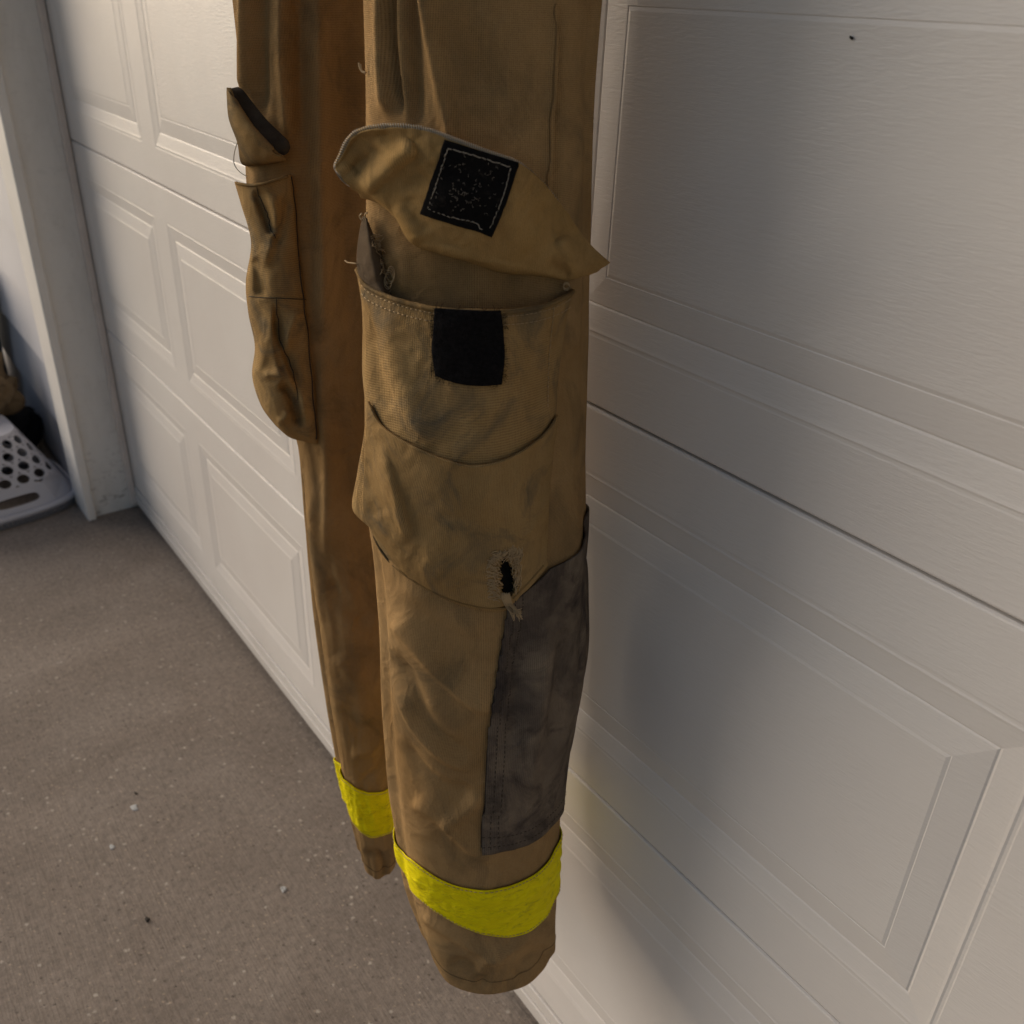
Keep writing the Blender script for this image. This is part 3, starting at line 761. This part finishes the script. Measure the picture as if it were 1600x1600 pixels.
# reinforcement over the lower half, its top edge standing a little proud
def reinforcement():
    rowt = [(577, 626), (598, 664), (640, 693), (690, 715), (740, 727), (790, 716), (835, 690), (857, 668), (869, 648)]
    rowm = [(572, 730), (590, 745), (625, 768), (675, 790), (735, 802), (788, 796), (832, 776), (848, 760), (857, 752)]
    rown = [(570, 795), (588, 806), (620, 832), (668, 858), (730, 874), (784, 874), (828, 856), (846, 838), (853, 830)]
    rowb = [(590, 842), (600, 858), (630, 890), (670, 917), (724, 939), (780, 946), (820, 922), (842, 896), (851, 884)]
    def lift(S):
        nv = S.shape[0]; v = np.linspace(0, 1, nv)[:, None]
        return 0.0022+0.0045*np.exp(-v*30)*(0.75+0.8*vnoise(S[..., 0]/16, S[..., 1]*0, 4))+0*S[..., 0]
    o, P = on_sheet('pocket_reinforcement', [rowt, rowm, rown, rowb], 220, 240, look_pk, 0.002, TANP, pk, 0.0022, (0.25, 0.2), lift, PKH)
    return o, P
pkr, PKRP = reinforcement()
look_all = make_lookup([PKP, PKRP])
# hem of the pocket mouth: an edge roll and two lines of stitching
rim = catmull([(557, 420), (572, 445), (620, 467), (680, 481), (740, 485), (800, 485), (850, 477), (884, 463), (896, 453)], 120)
mb = MB(); mb.tube(look_pk(rim+np.array([0, 2.0]), 0.0012), 0.0019, 8); o = mb.build('pocket_hem', TANP, None, True); o.parent = pk
o.matrix_parent_inverse = pk.matrix_world.inverted()
bpy.context.view_layer.update()
inv = Matrix.Translation(-Vector(TR.location)).inverted()
def sub(o, p):
    """child of a part: keep world coordinates"""
    o.parent = p; o.matrix_parent_inverse = p.matrix_world.inverted()
    return o
for o_ in (pkr, o): sub(o_, pk)
hb_ = catmull([(584, 840), (598, 866), (622, 892), (666, 921), (722, 944), (782, 953), (800, 944)], 90)
m_ = MB(); m_.tube(look_all(hb_-np.array([0, 2.5]), 0.0026), 0.0016, 8); sub(m_.build('pocket_hem', TANP, None, True), pk)
m_ = MB(); m_.tube(look_all(hb_+np.array([1.0, -9.0])+np.stack([0*np.arange(90), vnoise(np.arange(90)/5, np.zeros(90), 7)*2.0], 1), 0.0016), 0.0006, 5); sub(m_.build('seam', THREADD, None, True), pk)
rb_ = catmull([(851, 884), (830, 908), (803, 936)], 30)
m_ = MB(); m_.tube(look_all(rb_+np.array([-2, -1]), 0.0026), 0.0013, 8); sub(m_.build('pocket_hem', TANP, None, True), pk)
sub(stitch('stitching', [rim[6:-4]+np.array([0, 9]), rim[10:-6]+np.array([0, 22])], look_all, THREAD, pk, 0.0012, 0.00035), pk)
sub(stitch('stitching', [[(600, 676), (640, 702), (690, 724), (740, 736), (790, 725), (832, 700), (858, 672)],
                         [(606, 690), (645, 716), (690, 738), (740, 750), (790, 740), (830, 716)],
                         [(846, 770), (842, 820), (840, 880)], [(866, 480), (858, 560), (856, 640)]], look_all, THREAD, pkr, 0.0012, 0.00032), pk)
# black loop-tape square
G = [[(680, 481), (712, 483), (750, 485), (782, 485)], [(678, 515), (712, 518), (750, 520), (786, 520)], [(676, 550), (712, 556), (750, 560), (788, 556)], [(681, 586), (712, 598), (750, 602), (783, 600)]]
o, _ = on_sheet('fastener_tape', G, 40, 40, look_all, 0.0022, VELP, TR, 0.0018); sub(o, pk); tag(o, 'clean black fastener square')
fz = MB()
for k in range(150):
    e = rng.integers(0, 4); u = rng.random()
    p0 = [(680+u*102, 481+u*4), (785+rng.random()*2, 485+u*115), (680+u*102, 588+u*12), (678, 482+u*104)][e]
    dirn = [(0, -1), (1, 0), (0, 1), (-1, 0)][e]; ln = rng.uniform(2, 7)
    q = np.array([p0, (p0[0]+dirn[0]*ln*0.6+rng.normal(0, 1.5), p0[1]+dirn[1]*ln*0.6+rng.normal(0, 1.5)), (p0[0]+dirn[0]*ln+rng.normal(0, 3), p0[1]+dirn[1]*ln+rng.normal(0, 3))])
    Q = look_all(q, np.array([0.0028, 0.004, 0.002])); fz.tube(Q, 0.00018, 3)
o = fz.build('frayed_fibres', VELP, None, True); tag(o, kind='stuff'); sub(o, pk)

# frayed hole
def hole_fray():
    # near-black sheet added behind the hole; its colour stands in for shade
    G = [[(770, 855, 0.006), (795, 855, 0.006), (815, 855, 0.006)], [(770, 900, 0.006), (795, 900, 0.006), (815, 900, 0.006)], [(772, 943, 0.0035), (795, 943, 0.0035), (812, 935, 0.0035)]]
    o, P, _ = sheet_cloth('hole_shade_sheet', G, 12, 20, dn, DARK, TR, (), 0.001, 3, 0.0); 
    fr = MB()
    def strand(q, o0, o1, r=0.00055):
        q = catmull(q, 8); n = len(q); fr.tube(look_all(q, np.linspace(o0, o1, n)), np.linspace(r, r*0.6, n), 4)
    for k in range(46):           # fringe hanging from the upper edge
        x = 776+k*0.88; y0 = 858+rng.uniform(-4, 4)+abs(x-800)*0.25
        if x > 800: y0 -= 4
        L_ = rng.uniform(8, 26)*(1 if x > 795 else 0.45); dx = rng.normal(-2, 3)
        strand([(x, y0), (x+dx*0.3+2, y0+L_*0.4), (x+dx, y0+L_*0.8), (x+dx+rng.normal(-2, 4), y0+L_)], 0.003, 0.0065)
    for k in range(60):           # curled tufts down the left edge, pointing right
        y = 866+k*1.25; x = 772+rng.uniform(-6, 4)-5*math.sin((y-866)/75*3.1)
        L_ = rng.uniform(7, 17); up = rng.uniform(-6, 5)
        strand([(x-3, y-1), (x+L_*0.3, y+up*0.6-2), (x+L_*0.7, y+up+rng.normal(0, 1.5)), (x+L_, y+up*0.4+rng.normal(2, 2))], 0.003, 0.006)
    for k in range(34):           # strands on the right edge
        y = 864+k*1.6; x = 806+rng.uniform(-3, 6)
        L_ = rng.uniform(3, 9)
        strand([(x+3, y-6), (x-L_*0.3+4, y), (x-L_*0.7+4, y+5+rng.normal(0, 2)), (x-L_+6, y+9+rng.normal(0, 3))], 0.003, 0.006)
    for k in range(46):           # the long tuft below
        x = 786+rng.uniform(-2, 12); 
        e = (rng.uniform(800, 817), rng.uniform(950, 972))
        strand([(x, 930+rng.uniform(-4, 3)), (x+2, 940), ((x+e[0])/2+2+rng.normal(0, 2), 952), e], 0.004, 0.008)
    o = fr.build('frayed_threads', THREAD, None, True); tag(o, kind='stuff'); sub(o, pk)
hole_fray()

# the leg-side gusset of the pocket mouth: torn grey lining at the left, dark depth behind the front panel
G = [[(566, 338, 0.004), (572, 342, 0.012), (578, 352, 0.004), (584, 372, -0.004)],
     [(560, 372, 0.006), (574, 375, 0.018), (588, 382, 0.010), (596, 395, -0.004)],
     [(557, 405, 0.008), (575, 410, 0.020), (592, 414, 0.016), (604, 420, -0.004)],
     [(560, 428, 0.010), (578, 438, 0.020), (596, 444, 0.018), (610, 450, -0.002)],
     [(572, 452, 0.012), (588, 462, 0.020), (604, 468, 0.022), (616, 476, 0.004)]]
o, P, _ = sheet_cloth('pocket_gusset', G, 60, 80, dn, LINING, TR, [([(572, 350), (580, 400), (590, 450)], 0.004, 5, 5), ([(590, 370), (596, 410)], -0.005, 5, 5)], 0.0018, 8, 0.003); sub(o, pk)
look_g = make_lookup([P])
fr = MB()
for k in range(70):
    t = rng.random(); x = 582+t*28+rng.normal(0, 2); y = 365+t*85
    q = catmull([(x, y), (x+rng.normal(4, 3), y+rng.normal(3, 4)), (x+rng.normal(8, 5), y+rng.normal(8, 6))], 6)
    Q = look_g(q, np.linspace(0.001, 0.004, 6))
    if Q is not None: fr.tube(Q, 0.0003, 3)
for (pts) in ([(558, 412), (550, 411), (543, 410), (539, 407)], [(566, 345), (562, 338), (566, 333)], [(572, 346), (570, 336), (574, 332)]):
    q = catmull(pts, 8); Q = at_depth(q, dn, 0.012); fr.tube(Q, 0.0007, 5)
for k in range(5):
    c = np.array([606+k*1.2, 440-k*3]); a_ = np.linspace(0, 5, 12); q = c+np.stack([6*np.cos(a_+k), 12*np.sin(a_+k)], 1); fr.tube(at_depth(q, dn, 0.012), 0.0003, 3)
for k in range(4):
    c = np.array([885, 446+k]); a_ = np.linspace(0, 6, 12); q = c+np.stack([5*np.cos(a_+k), 5*np.sin(a_+k)], 1); fr.tube(at_depth(q, dn, 0.010), 0.0004, 3)
o = fr.build('frayed_threads', THREAD, None, True); tag(o, kind='stuff'); sub(o, pk)
G = [[(596, 372, -0.001), (606, 400, 0.0), (612, 430, 0.0), (612, 470, 0.002)], [(604, 372, 0.001), (616, 400, 0.002), (622, 430, 0.002), (622, 478, 0.002)]]

# flap, folded up, showing its lighter inner face
def flap_near():
    # rows run from the fold line (bottom) to the free edge (top); columns left to right
    fold = [(562, 297, 0.020), (585, 303, 0.030), (618, 330, 0.022), (645, 372, 0.016), (690, 388, 0.016), (740, 402, 0.018), (790, 418, 0.018), (840, 422, 0.018), (882, 430, 0.016), (903, 428, 0.014), (915, 426, 0.010)]
    r1 = [(548, 288, 0.042), (574, 280, 0.036), (610, 300, 0.036), (655, 336, 0.032), (700, 352, 0.032), (745, 364, 0.034), (790, 378, 0.034), (838, 388, 0.030), (880, 402, 0.026), (912, 408, 0.022), (930, 422, 0.014)]
    r2 = [(534, 276, 0.054), (564, 248, 0.040), (606, 255, 0.042), (662, 288, 0.042), (708, 304, 0.044), (752, 316, 0.044), (796, 330, 0.042), (838, 345, 0.036), (876, 366, 0.030), (912, 392, 0.024), (938, 416, 0.016)]
    r3 = [(526, 262, 0.058), (556, 222, 0.046), (606, 214, 0.046), (668, 240, 0.048), (714, 256, 0.050), (758, 268, 0.050), (800, 282, 0.046), (840, 305, 0.038), (878, 340, 0.030), (914, 385, 0.024), (944, 414, 0.016)]
    r4 = [(526, 255, 0.059), (553, 209, 0.056), (606, 197, 0.053), (664, 203, 0.050), (712, 220, 0.052), (760, 238, 0.052), (806, 254, 0.048), (846, 285, 0.038), (882, 332, 0.028), (916, 380, 0.022), (950, 411, 0.014)]
    under_ = [(566, 305, -0.004), (590, 312, -0.004), (622, 338, -0.004), (650, 376, -0.004), (692, 392, -0.004), (742, 406, -0.004), (792, 421, -0.004), (842, 425, -0.004), (884, 431, -0.002), (900, 428, -0.002), (910, 424, -0.002)]
    fl = [([(566, 303), (592, 276), (626, 246), (652, 226)], 0.014, 8, 16),
          ([(600, 306), (640, 285), (672, 262)], -0.005, 20, 22),
          ([(548, 268), (572, 248), (600, 226)], -0.007, 18, 14),
          ([(612, 325), (640, 350), (655, 380)], 0.006, 12, 14),
          ([(640, 300), (650, 330), (668, 365)], -0.004, 12, 14),
          ([(806, 260), (800, 310), (790, 370)], 0.003, 12, 12),
          ([(905, 428), (890, 400), (870, 370)], 0.008, 9, 12),
          ([(895, 430), (872, 415), (850, 405)], -0.007, 9, 10),
          ([(830, 320), (855, 350), (885, 380)], -0.004, 14, 14),
          ([(640, 375), (700, 388), (790, 412), (880, 428)], 0.003, 8, 6)]
    ob, P, _ = sheet_cloth('pocket_flap', [under_, fold, r1, r2, r3, r4], 300, 220, dn, FLAP, TR, fl, 0.0028, 31, 0.0024, None, (0.3, 0.2), 0.85)
    look = make_lookup([P])
    e = catmull([(r[0], r[1]) for r in [fold[0], r1[0], r2[0], r3[0]]]+[(r[0], r[1]) for r in r4], 200)
    edge = np.concatenate([P[40:, 0], P[-1, 1:]], 0)
    m_ = MB(); m_.tube(edge[::2], 0.0016, 8); o = m_.build('flap_hem', FLAP, None, True); sub(o, ob)
    # overlock stitching: short whip stitches over the hem
    m_ = MB(); n = len(edge)
    for k in range(3, n-3, 2):
        tdir = edge[k+1]-edge[k-1]; tdir /= np.linalg.norm(tdir)+1e-9; vv = CAM-edge[k]; vv /= np.linalg.norm(vv)
        sd_ = np.cross(tdir, vv)
        m_.tube(np.array([edge[k]-sd_*0.0022+vv*0.0008, edge[k]+vv*0.0026+tdir*0.0006, edge[k]+sd_*0.0022+tdir*0.001+vv*0.0008]), 0.0005, 4)
    o = m_.build('stitching', THREADL, None, True); tag(o, kind='stuff'); sub(o, ob)
    ring_in = np.concatenate([P[50:-6:6, 6], P[-7, 6:-6:6]], 0)
    m_ = MB(); nn = len(ring_in)
    for k in range(nn-1):
        a_, b_ = ring_in[k], ring_in[k+1]; vv = (CAM-a_)/np.linalg.norm(CAM-a_)
        m_.tube(np.array([a_+(b_-a_)*0.05+vv*0.0006, (a_+b_)/2+vv*0.0009, a_+(b_-a_)*0.8+vv*0.0006]), 0.00032, 4)
    o = m_.build('stitching', THREAD, None, True); tag(o, kind='stuff'); sub(o, ob)
    G = [[(695, 218), (733, 230), (772, 242), (811, 254)], [(684, 254), (722, 268), (760, 280), (799, 291)], [(672, 292), (709, 305), (748, 316), (786, 330)], [(658, 333), (693, 345), (732, 357), (768, 369)]]
    v, VP = on_sheet('fastener_tape', G, 44, 44, look, 0.0030, VEL, TR, 0.0018); sub(v, ob); tag(v, 'linty black fastener square with pale stitching')
    lv = make_lookup([P, VP])
    s_ = stitch('stitching', [[(700, 232), (740, 243), (800, 262)], [(798, 262), (785, 310), (768, 352), (762, 360)], [(668, 326), (700, 338), (742, 348), (750, 357), (760, 359)], [(700, 232), (688, 268), (676, 305), (668, 328)]], lv, THREADL, v, 0.0026, 0.00038, 7, 0.8, 1.0)
    sub(s_, ob)
    fz = MB()
    for k in range(70):
        a0, b0 = (np.clip(rng.normal(0.5, 0.17), 0.05, 0.95), np.clip(rng.normal(0.52, 0.18), 0.05, 0.95)) if k % 3 else (rng.uniform(0.06, 0.94), rng.uniform(0.06, 0.94)); x = 695+a0*115-b0*37; y = 218+a0*36+b0*115
        q = np.array([(x, y)])+np.cumsum(np.vstack([[0, 0], rng.normal(0, 1.7, (3, 2))]), 0)
        fz.tube(lv(q, np.array([0.0022, 0.0034, 0.0034, 0.0024])), 0.00011, 3)
    o = fz.build('lint', THREADL, None, True); tag(o, kind='stuff'); sub(o, ob)
    return ob
flap_near()

# ---- far leg: pocket, flap
def pocket_far():
    G = [[(366, 284, -0.004), (372, 286, 0.022), (390, 289, 0.030), (410, 287, 0.032), (430, 281, 0.024), (452, 273, 0.010), (458, 276, -0.004)],
         [(376, 318, -0.006), (380, 318, 0.024), (394, 322, 0.032), (412, 330, 0.030), (434, 330, 0.024), (456, 320, 0.010), (463, 322, -0.004)],
         [(392, 378, -0.006), (396, 378, 0.022), (408, 384, 0.028), (424, 388, 0.026), (444, 388, 0.022), (462, 384, 0.008), (468, 384, -0.004)],
         [(384, 440, -0.008), (388, 440, 0.026), (402, 444, 0.034), (424, 448, 0.032), (448, 448, 0.024), (470, 446, 0.010), (476, 446, -0.004)],
         [(388, 490, -0.008), (392, 490, 0.026), (408, 496, 0.034), (430, 500, 0.032), (454, 500, 0.024), (476, 498, 0.010), (481, 498, -0.004)],
         [(398, 540, -0.008), (403, 540, 0.026), (416, 546, 0.036), (436, 550, 0.034), (462, 552, 0.024), (482, 550, 0.010), (487, 550, -0.004)],
         [(394, 588, -0.008), (399, 588, 0.028), (416, 594, 0.038), (440, 600, 0.034), (466, 602, 0.026), (488, 600, 0.010), (492, 600, -0.004)],
         [(408, 634, -0.010), (413, 634, 0.026), (428, 640, 0.036), (448, 645, 0.030), (472, 648, 0.022), (491, 648, 0.008), (495, 648, -0.004)],
         [(428, 662, -0.010), (432, 664, 0.020), (442, 670, 0.026), (458, 674, 0.022), (476, 680, 0.014), (494, 688, 0.006), (497, 690, -0.004)],
         [(436, 670, -0.014), (440, 674, 0.000), (450, 682, 0.002), (462, 687, 0.002), (478, 690, 0.001), (492, 694, -0.001), (496, 695, -0.006)]]
    fl = [([(398, 292), (408, 320), (420, 350), (426, 370)], -0.008, 6, 9),
          ([(418, 300), (432, 340), (420, 390), (404, 420)], 0.006, 9, 9),
          ([(452, 300), (440, 350), (430, 390)], -0.006, 9, 9),
          ([(395, 400), (405, 430), (408, 470)], -0.009, 9, 10),
          ([(430, 470), (434, 520), (448, 560), (462, 600), (468, 640)], -0.008, 4, 8),
          ([(424, 470), (424, 530), (434, 580), (450, 610)], 0.005, 10, 6),
          ([(470, 480), (452, 520), (440, 560)], 0.006, 9, 9),
          ([(400, 592), (425, 585), (450, 592), (470, 620), (480, 660)], 0.007, 6, 8),
          ([(434, 598), (452, 612), (462, 640), (470, 670)], -0.012, 8, 7),
          ([(450, 640), (444, 655), (430, 660)], 0.004, 6, 6),
          ([(396, 590), (410, 560), (412, 520)], 0.005, 8, 8)]
    ob, P, _ = sheet_cloth('pocket', G, 150, 300, dfar, TANP, TR, fl, 0.0025, 51, 0.0016, fs=1.3); tag(ob, 'crumpled pocket on the farther leg')
    look = make_lookup([P])
    def seam(pts, r=0.0005, mat=THREADD, off=0.0006):
        m_ = MB(); q = catmull(pts, 60)+np.stack([vnoise(np.arange(60)/4, np.zeros(60), 9), 0*np.arange(60)], 1)*2.5
        m_.tube(look(q, off), r, 5); o = m_.build('seam', mat, None, True); sub(o, ob)
    seam([(388, 463), (410, 465), (440, 466), (478, 468)])
    seam([(431, 468), (434, 500), (437, 530), (450, 560), (460, 590), (465, 625)])
    seam([(400, 292), (408, 315), (418, 335), (422, 355), (430, 372)])
    seam([(454, 276), (460, 310), (464, 380), (472, 450), (478, 500), (486, 580), (491, 640), (494, 686)], 0.0009)
    o = MB(); rim = catmull([(369, 286), (385, 289), (400, 289), (420, 285), (450, 275)], 40); o.tube(look(rim, 0.001), 0.0015, 6); sub(o.build('pocket_hem', TANP, None, True), ob)
    # flap folded up: outer face towards the left, inner strip coloured as if in shade
    G = [[(384, 256, -0.004), (392, 256, -0.004), (404, 256, -0.004), (420, 254, -0.004), (440, 250, -0.004)],
         [(378, 250, 0.014), (388, 251, 0.020), (402, 250, 0.024), (420, 249, 0.022), (446, 246, 0.012)],
         [(374, 222, 0.030), (382, 225, 0.036), (396, 228, 0.038), (414, 233, 0.034), (444, 243, 0.022)],
         [(361, 185, 0.036), (370, 190, 0.044), (384, 198, 0.044), (404, 212, 0.040), (432, 240, 0.028)],
         [(358, 150, 0.034), (364, 158, 0.042), (376, 174, 0.042), (396, 202, 0.038), (424, 236, 0.028)],
         [(358, 137, 0.032), (362, 146, 0.040), (373, 168, 0.040), (393, 199, 0.036), (421, 234, 0.028)]]
    f, FP, _ = sheet_cloth('pocket_flap', G, 80, 120, dfar, TANP, TR, [([(366, 200), (390, 225), (420, 240)], -0.004, 8, 8)], 0.0025, 61, 0.0012); tag(f, 'flap of the farther pocket, folded up')
    G = [[(360, 140, 0.030), (364, 148, 0.037), (376, 172, 0.036), (396, 202, 0.033), (424, 238, 0.026), (438, 245, 0.020)],
         [(366, 139, 0.014), (372, 146, 0.022), (386, 166, 0.022), (408, 196, 0.022), (438, 228, 0.020), (449, 238, 0.014)],
         [(372, 138, 0.002), (380, 144, 0.008), (393, 160, 0.010), (416, 188, 0.012), (446, 217, 0.012), (452, 229, 0.010)]]
    v, VP, _ = sheet_cloth('fastener_tape', G, 60, 40, dfar, CHAR, TR, [([(440, 218), (448, 224), (452, 232)], 0.003, 5, 5)], 0.0015, 71, 0.0008); sub(v, f)
    edge = catmull([(359, 138), (363, 146), (374, 169), (394, 200), (422, 236), (440, 245)], 50)
    m_ = MB(); lk = make_lookup([FP]); m_.tube(at_depth(edge, dfar, 0.037-0.010*np.linspace(0, 1, 50)**2), 0.0013, 6); sub(m_.build('flap_hem', FLAP, None, True), f)
    # loose loop of thread
    m_ = MB(); q = catmull([(371, 222), (366, 240), (366, 256), (374, 268), (386, 276)], 24); m_.tube(at_depth(q, dfar, 0.030), 0.0005, 5); o = m_.build('loose_thread', THREADL, None, True); under(o, TR)
pocket_far()
# small tuft on the edge of the near leg above the flap
m_ = MB(); m_.tube(at_depth(catmull([(572, 113), (566, 112), (562, 104), (561, 98)], 10), dn, -0.01), 0.0009, 6); m_.tube(at_depth(catmull([(570, 116), (565, 108), (564, 100)], 10), dn, -0.01), 0.0006, 5)
under(m_.build('loose_thread', THREAD, None, True), TR)

# leg seams
def legseam(L, pts, r=0.0009, mat=THREADD, off=0.0004):
    q = L.pick(catmull(pts, 80)); ok = ~np.isnan(q[:, 0]); q = q[ok]
    if len(q) < 4: return
    k = np.ones(5)/5; t = np.convolve(np.pad(q[:, 0], 2, 'edge'), k, 'valid'); z = np.convolve(np.pad(q[:, 1], 2, 'edge'), k, 'valid')
    m_ = MB(); m_.tube(L.sample(t, z, off), r, 5); under(m_.build('seam', mat, None, True), TR)
legseam(near, [(795, 948), (779, 1040), (770, 1110), (760, 1200), (752, 1330)], 0.0009)
legseam(near, [(868, 5), (866, 80), (860, 200), (857, 300), (862, 420)], 0.0006, TAN)

# ------------------------------------------------------------------ laundry basket and pile left of the frame
def basket():
    e = empty('laundry_basket', (-3.17, -0.455, 0))
    tag(e, 'pale grey perforated plastic laundry basket upside down beside the door frame', 'basket')
    Lx, Ly, H = 0.20, 0.30, 0.27           # half sizes at the rim, height
    def wall(s_, h):
        """rounded rectangle perimeter fraction s_, height fraction h (0 rim on the floor, 1 base on top)"""
        k = 1-0.42*h; ax, ay = Lx*k, Ly*k; a = 2*math.pi*s_
        c, q = math.cos(a), math.sin(a); n = 0.5
        return (ax*math.copysign(abs(c)**n, c), ay*math.copysign(abs(q)**n, q), 0.035+h*(H-0.035))
    # arc-length table
    ss = np.linspace(0, 1, 2001); pts = np.array([wall(x, 0) for x in ss]); al = np.r_[0, np.cumsum(np.linalg.norm(np.diff(pts, axis=0), axis=1))]; al /= al[-1]
    per = lambda u: float(np.interp(u % 1.0, al, ss))
    m_ = MB()
    def cell(u0, u1, h0, h1, rx, ry, n=20, pw=1.0):
        b = len(m_.v); uc, hc = (u0+u1)/2, (h0+h1)/2; hu, hh = (u1-u0)/2, (h1-h0)/2
        for j in range(n):
            a = 2*math.pi*j/n; c, q = math.cos(a), math.sin(a); m = max(abs(c), abs(q))
            m_.v.append(wall(per(uc+hu*c/m), hc+hh*q/m)); m_.v.append(wall(per(uc+hu*rx*math.copysign(abs(c)**pw, c)), hc+hh*ry*math.copysign(abs(q)**pw, q)))
        for j in range(n):
            a = b+2*j; c = b+2*((j+1) % n); m_.f.append((a, c, c+1, a+1))
    NC = 26; rows = 4; hb = 0.34; dh = (1-hb-0.04)/rows
    for r in range(rows):
        for k in range(NC):
            o_ = 0.5*(r % 2); cell((k+o_)/NC, (k+1+o_)/NC, hb+r*dh, hb+(r+1)*dh, 0.66, 0.76)
    NB = 8
    for k in range(NB): cell(k/NB-0.0, (k+1)/NB-0.0, 0.0, hb, 0.66 if k % 4 in (0, 3) else 0.0001, 0.36 if k % 4 in (0, 3) else 0.0001, 28, 0.6)
    for k in range(40):   # plain band at the top and the base
        u0, u1 = k/40, (k+1)/40; b = len(m_.v)
        m_.v += [wall(per(u0), 0.96), wall(per(u1), 0.96), wall(per(u1), 1.0), wall(per(u0), 1.0)]; m_.f.append((b, b+1, b+2, b+3))
    b = len(m_.v); m_.v += [wall(per(k/40), 1.0) for k in range(40)]; m_.f.append(tuple(range(b, b+40)))
    o = m_.build('basket_wall', BASK, None, False); solid(o, 0.004, -1); o.parent = e
    rim_ = MB(); P = np.array([wall(per(u), -0.0) for u in np.linspace(0, 1, 121)]); c0 = P.copy(); 
    rim_.tube(P*np.array([1.03, 1.02, 1]), 0.011, 8); o = rim_.build('rim', BASK, None, True); o.parent = e
    sk = MB(); 
    for j in range(120):
        a, c = P[j], P[j+1]; b = len(sk.v); sk.v += [tuple(a*[1.0, 1.0, 1]), tuple(c*[1.0, 1.0, 1]), (c[0]*1.03, c[1]*1.03, 0.002), (a[0]*1.03, a[1]*1.03, 0.002)]; sk.f.append((b, b+1, b+2, b+3))
    o = sk.build('skirt', BASKG, None, True); solid(o, 0.004); o.parent = e
    e.rotation_euler = (0.0, 0.0, 0.10); return e
bk = basket()
def blob(name, c, r, mat, seed, amp=0.25, n=48):
    V = []
    for j in range(n+1):
        ph = math.pi*j/n
        for i in range(2*n):
            t = math.pi*i/n; d = np.array([math.sin(ph)*math.cos(t), math.sin(ph)*math.sin(t), math.cos(ph)])
            k = 1+amp*(float(vnoise(np.array(d[0]*2.2+9+d[2]), np.array(d[1]*2.2+9-d[2]*1.7), seed))+0.5*float(vnoise(np.array(d[0]*5+20+d[2]*3), np.array(d[1]*5+20-d[2]*4), seed+1)))*2
            V.append((c[0]+r[0]*d[0]*k, c[1]+r[1]*d[1]*k, max(0.004, c[2]+r[2]*d[2]*k)))
    return mesh(name, V, grid_faces(n+1, 2*n, True), mat, None, True)
BROWNC = cloth_mat('brown_pile_cloth', (0.24, 0.165, 0.09), (0.29, 0.205, 0.12), (0.07, 0.045, 0.03), 0.9, patch=9)
bagE = blob('duffel_bag', (-3.52, -0.38, 0.12), (0.20, 0.21, 0.13), BLACKC, 4, 0.22)
tag(bagE, 'black cloth bag slumped against the wall behind the basket', 'bag')
gar = blob('bundled_jacket', (-3.40, -0.345, 0.30), (0.13, 0.14, 0.10), BROWNC, 9, 0.35)
tag(gar, 'tan and brown garment bundled on top of the black bag', 'jacket')
mb = MB(); mb.box(-4.20, -3.80, -0.72, -0.17, 0.0, 0.62); bn = bevel(mb.build('storage_bin', NAVY), 0.03, 3)
tag(bn, 'tall dark navy bin standing by the wall at the left edge', 'bin')

# ------------------------------------------------------------------ small litter on the driveway
def chip(name, px, r, mat, label, cat, h=0.003, seed=1):
    ry = rays([px])[0]; p = CAM+ry*(-CAM[2]/ry[2]); g = np.random.default_rng(seed); n = 9; V = []
    a = np.linspace(0, 2*math.pi, n+1)[:-1]; rr = r*(0.6+0.6*g.random(n))
    for k in range(n): V.append((p[0]+rr[k]*math.cos(a[k])*1.5, p[1]+rr[k]*math.sin(a[k]), 0.0006))
    for k in range(n): V.append((p[0]+0.7*rr[k]*math.cos(a[k])*1.5, p[1]+0.7*rr[k]*math.sin(a[k]), h*(0.7+0.5*g.random())))
    Fc = [(k, (k+1) % n, n+(k+1) % n, n+k) for k in range(n)]+[tuple(range(n, 2*n))]
    o = mesh(name, V, Fc, mat, None, False); tag(o, label, cat)
PALE = plain('pale_stone', (0.46, 0.46, 0.45), 0.7, 0.3, 0.4, 200, 0.002, 0.15, 60)
DKST = plain('dark_stone', (0.04, 0.035, 0.03), 0.8, 0.3, 0.4, 200, 0.002, 0.15, 60)
chip('paint_chip', (210, 1262), 0.0075, PALE, 'bright white chip alone in the middle of the concrete', 'chip', 0.002, 1)
chip('paint_chip', (175, 1324), 0.006, PALE, 'duller grey-white chip just below the bright one', 'chip', 0.002, 2)
chip('stone', (443, 1390), 0.0065, PALE, 'pale pebble on the concrete left of the near cuff', 'pebble', 0.004, 3)
chip('twig', (230, 1437), 0.0045, DKST, 'small dark scrap on the concrete at lower left', 'debris', 0.004, 4)
chip('twig', (212, 1240), 0.0035, DKST, 'tiny dark crumb just above the bright white chip', 'debris', 0.003, 5)
# speck of dirt on the door
r_ = rays([(1331, 59)])[0]; p_ = CAM+r_*(-CAM[1]/r_[1])
mb = MB(); mb.tube([p_+np.array([-0.0015, -0.001, 0.0012]), p_+np.array([0, -0.0014, 0.0002]), p_+np.array([0.0018, -0.0012, -0.0006])], [0.0003, 0.0011, 0.0010], 6)
tag(mb.build('dirt_speck', DKST, None, True), 'tiny dark speck stuck on the upper door panel', 'speck')
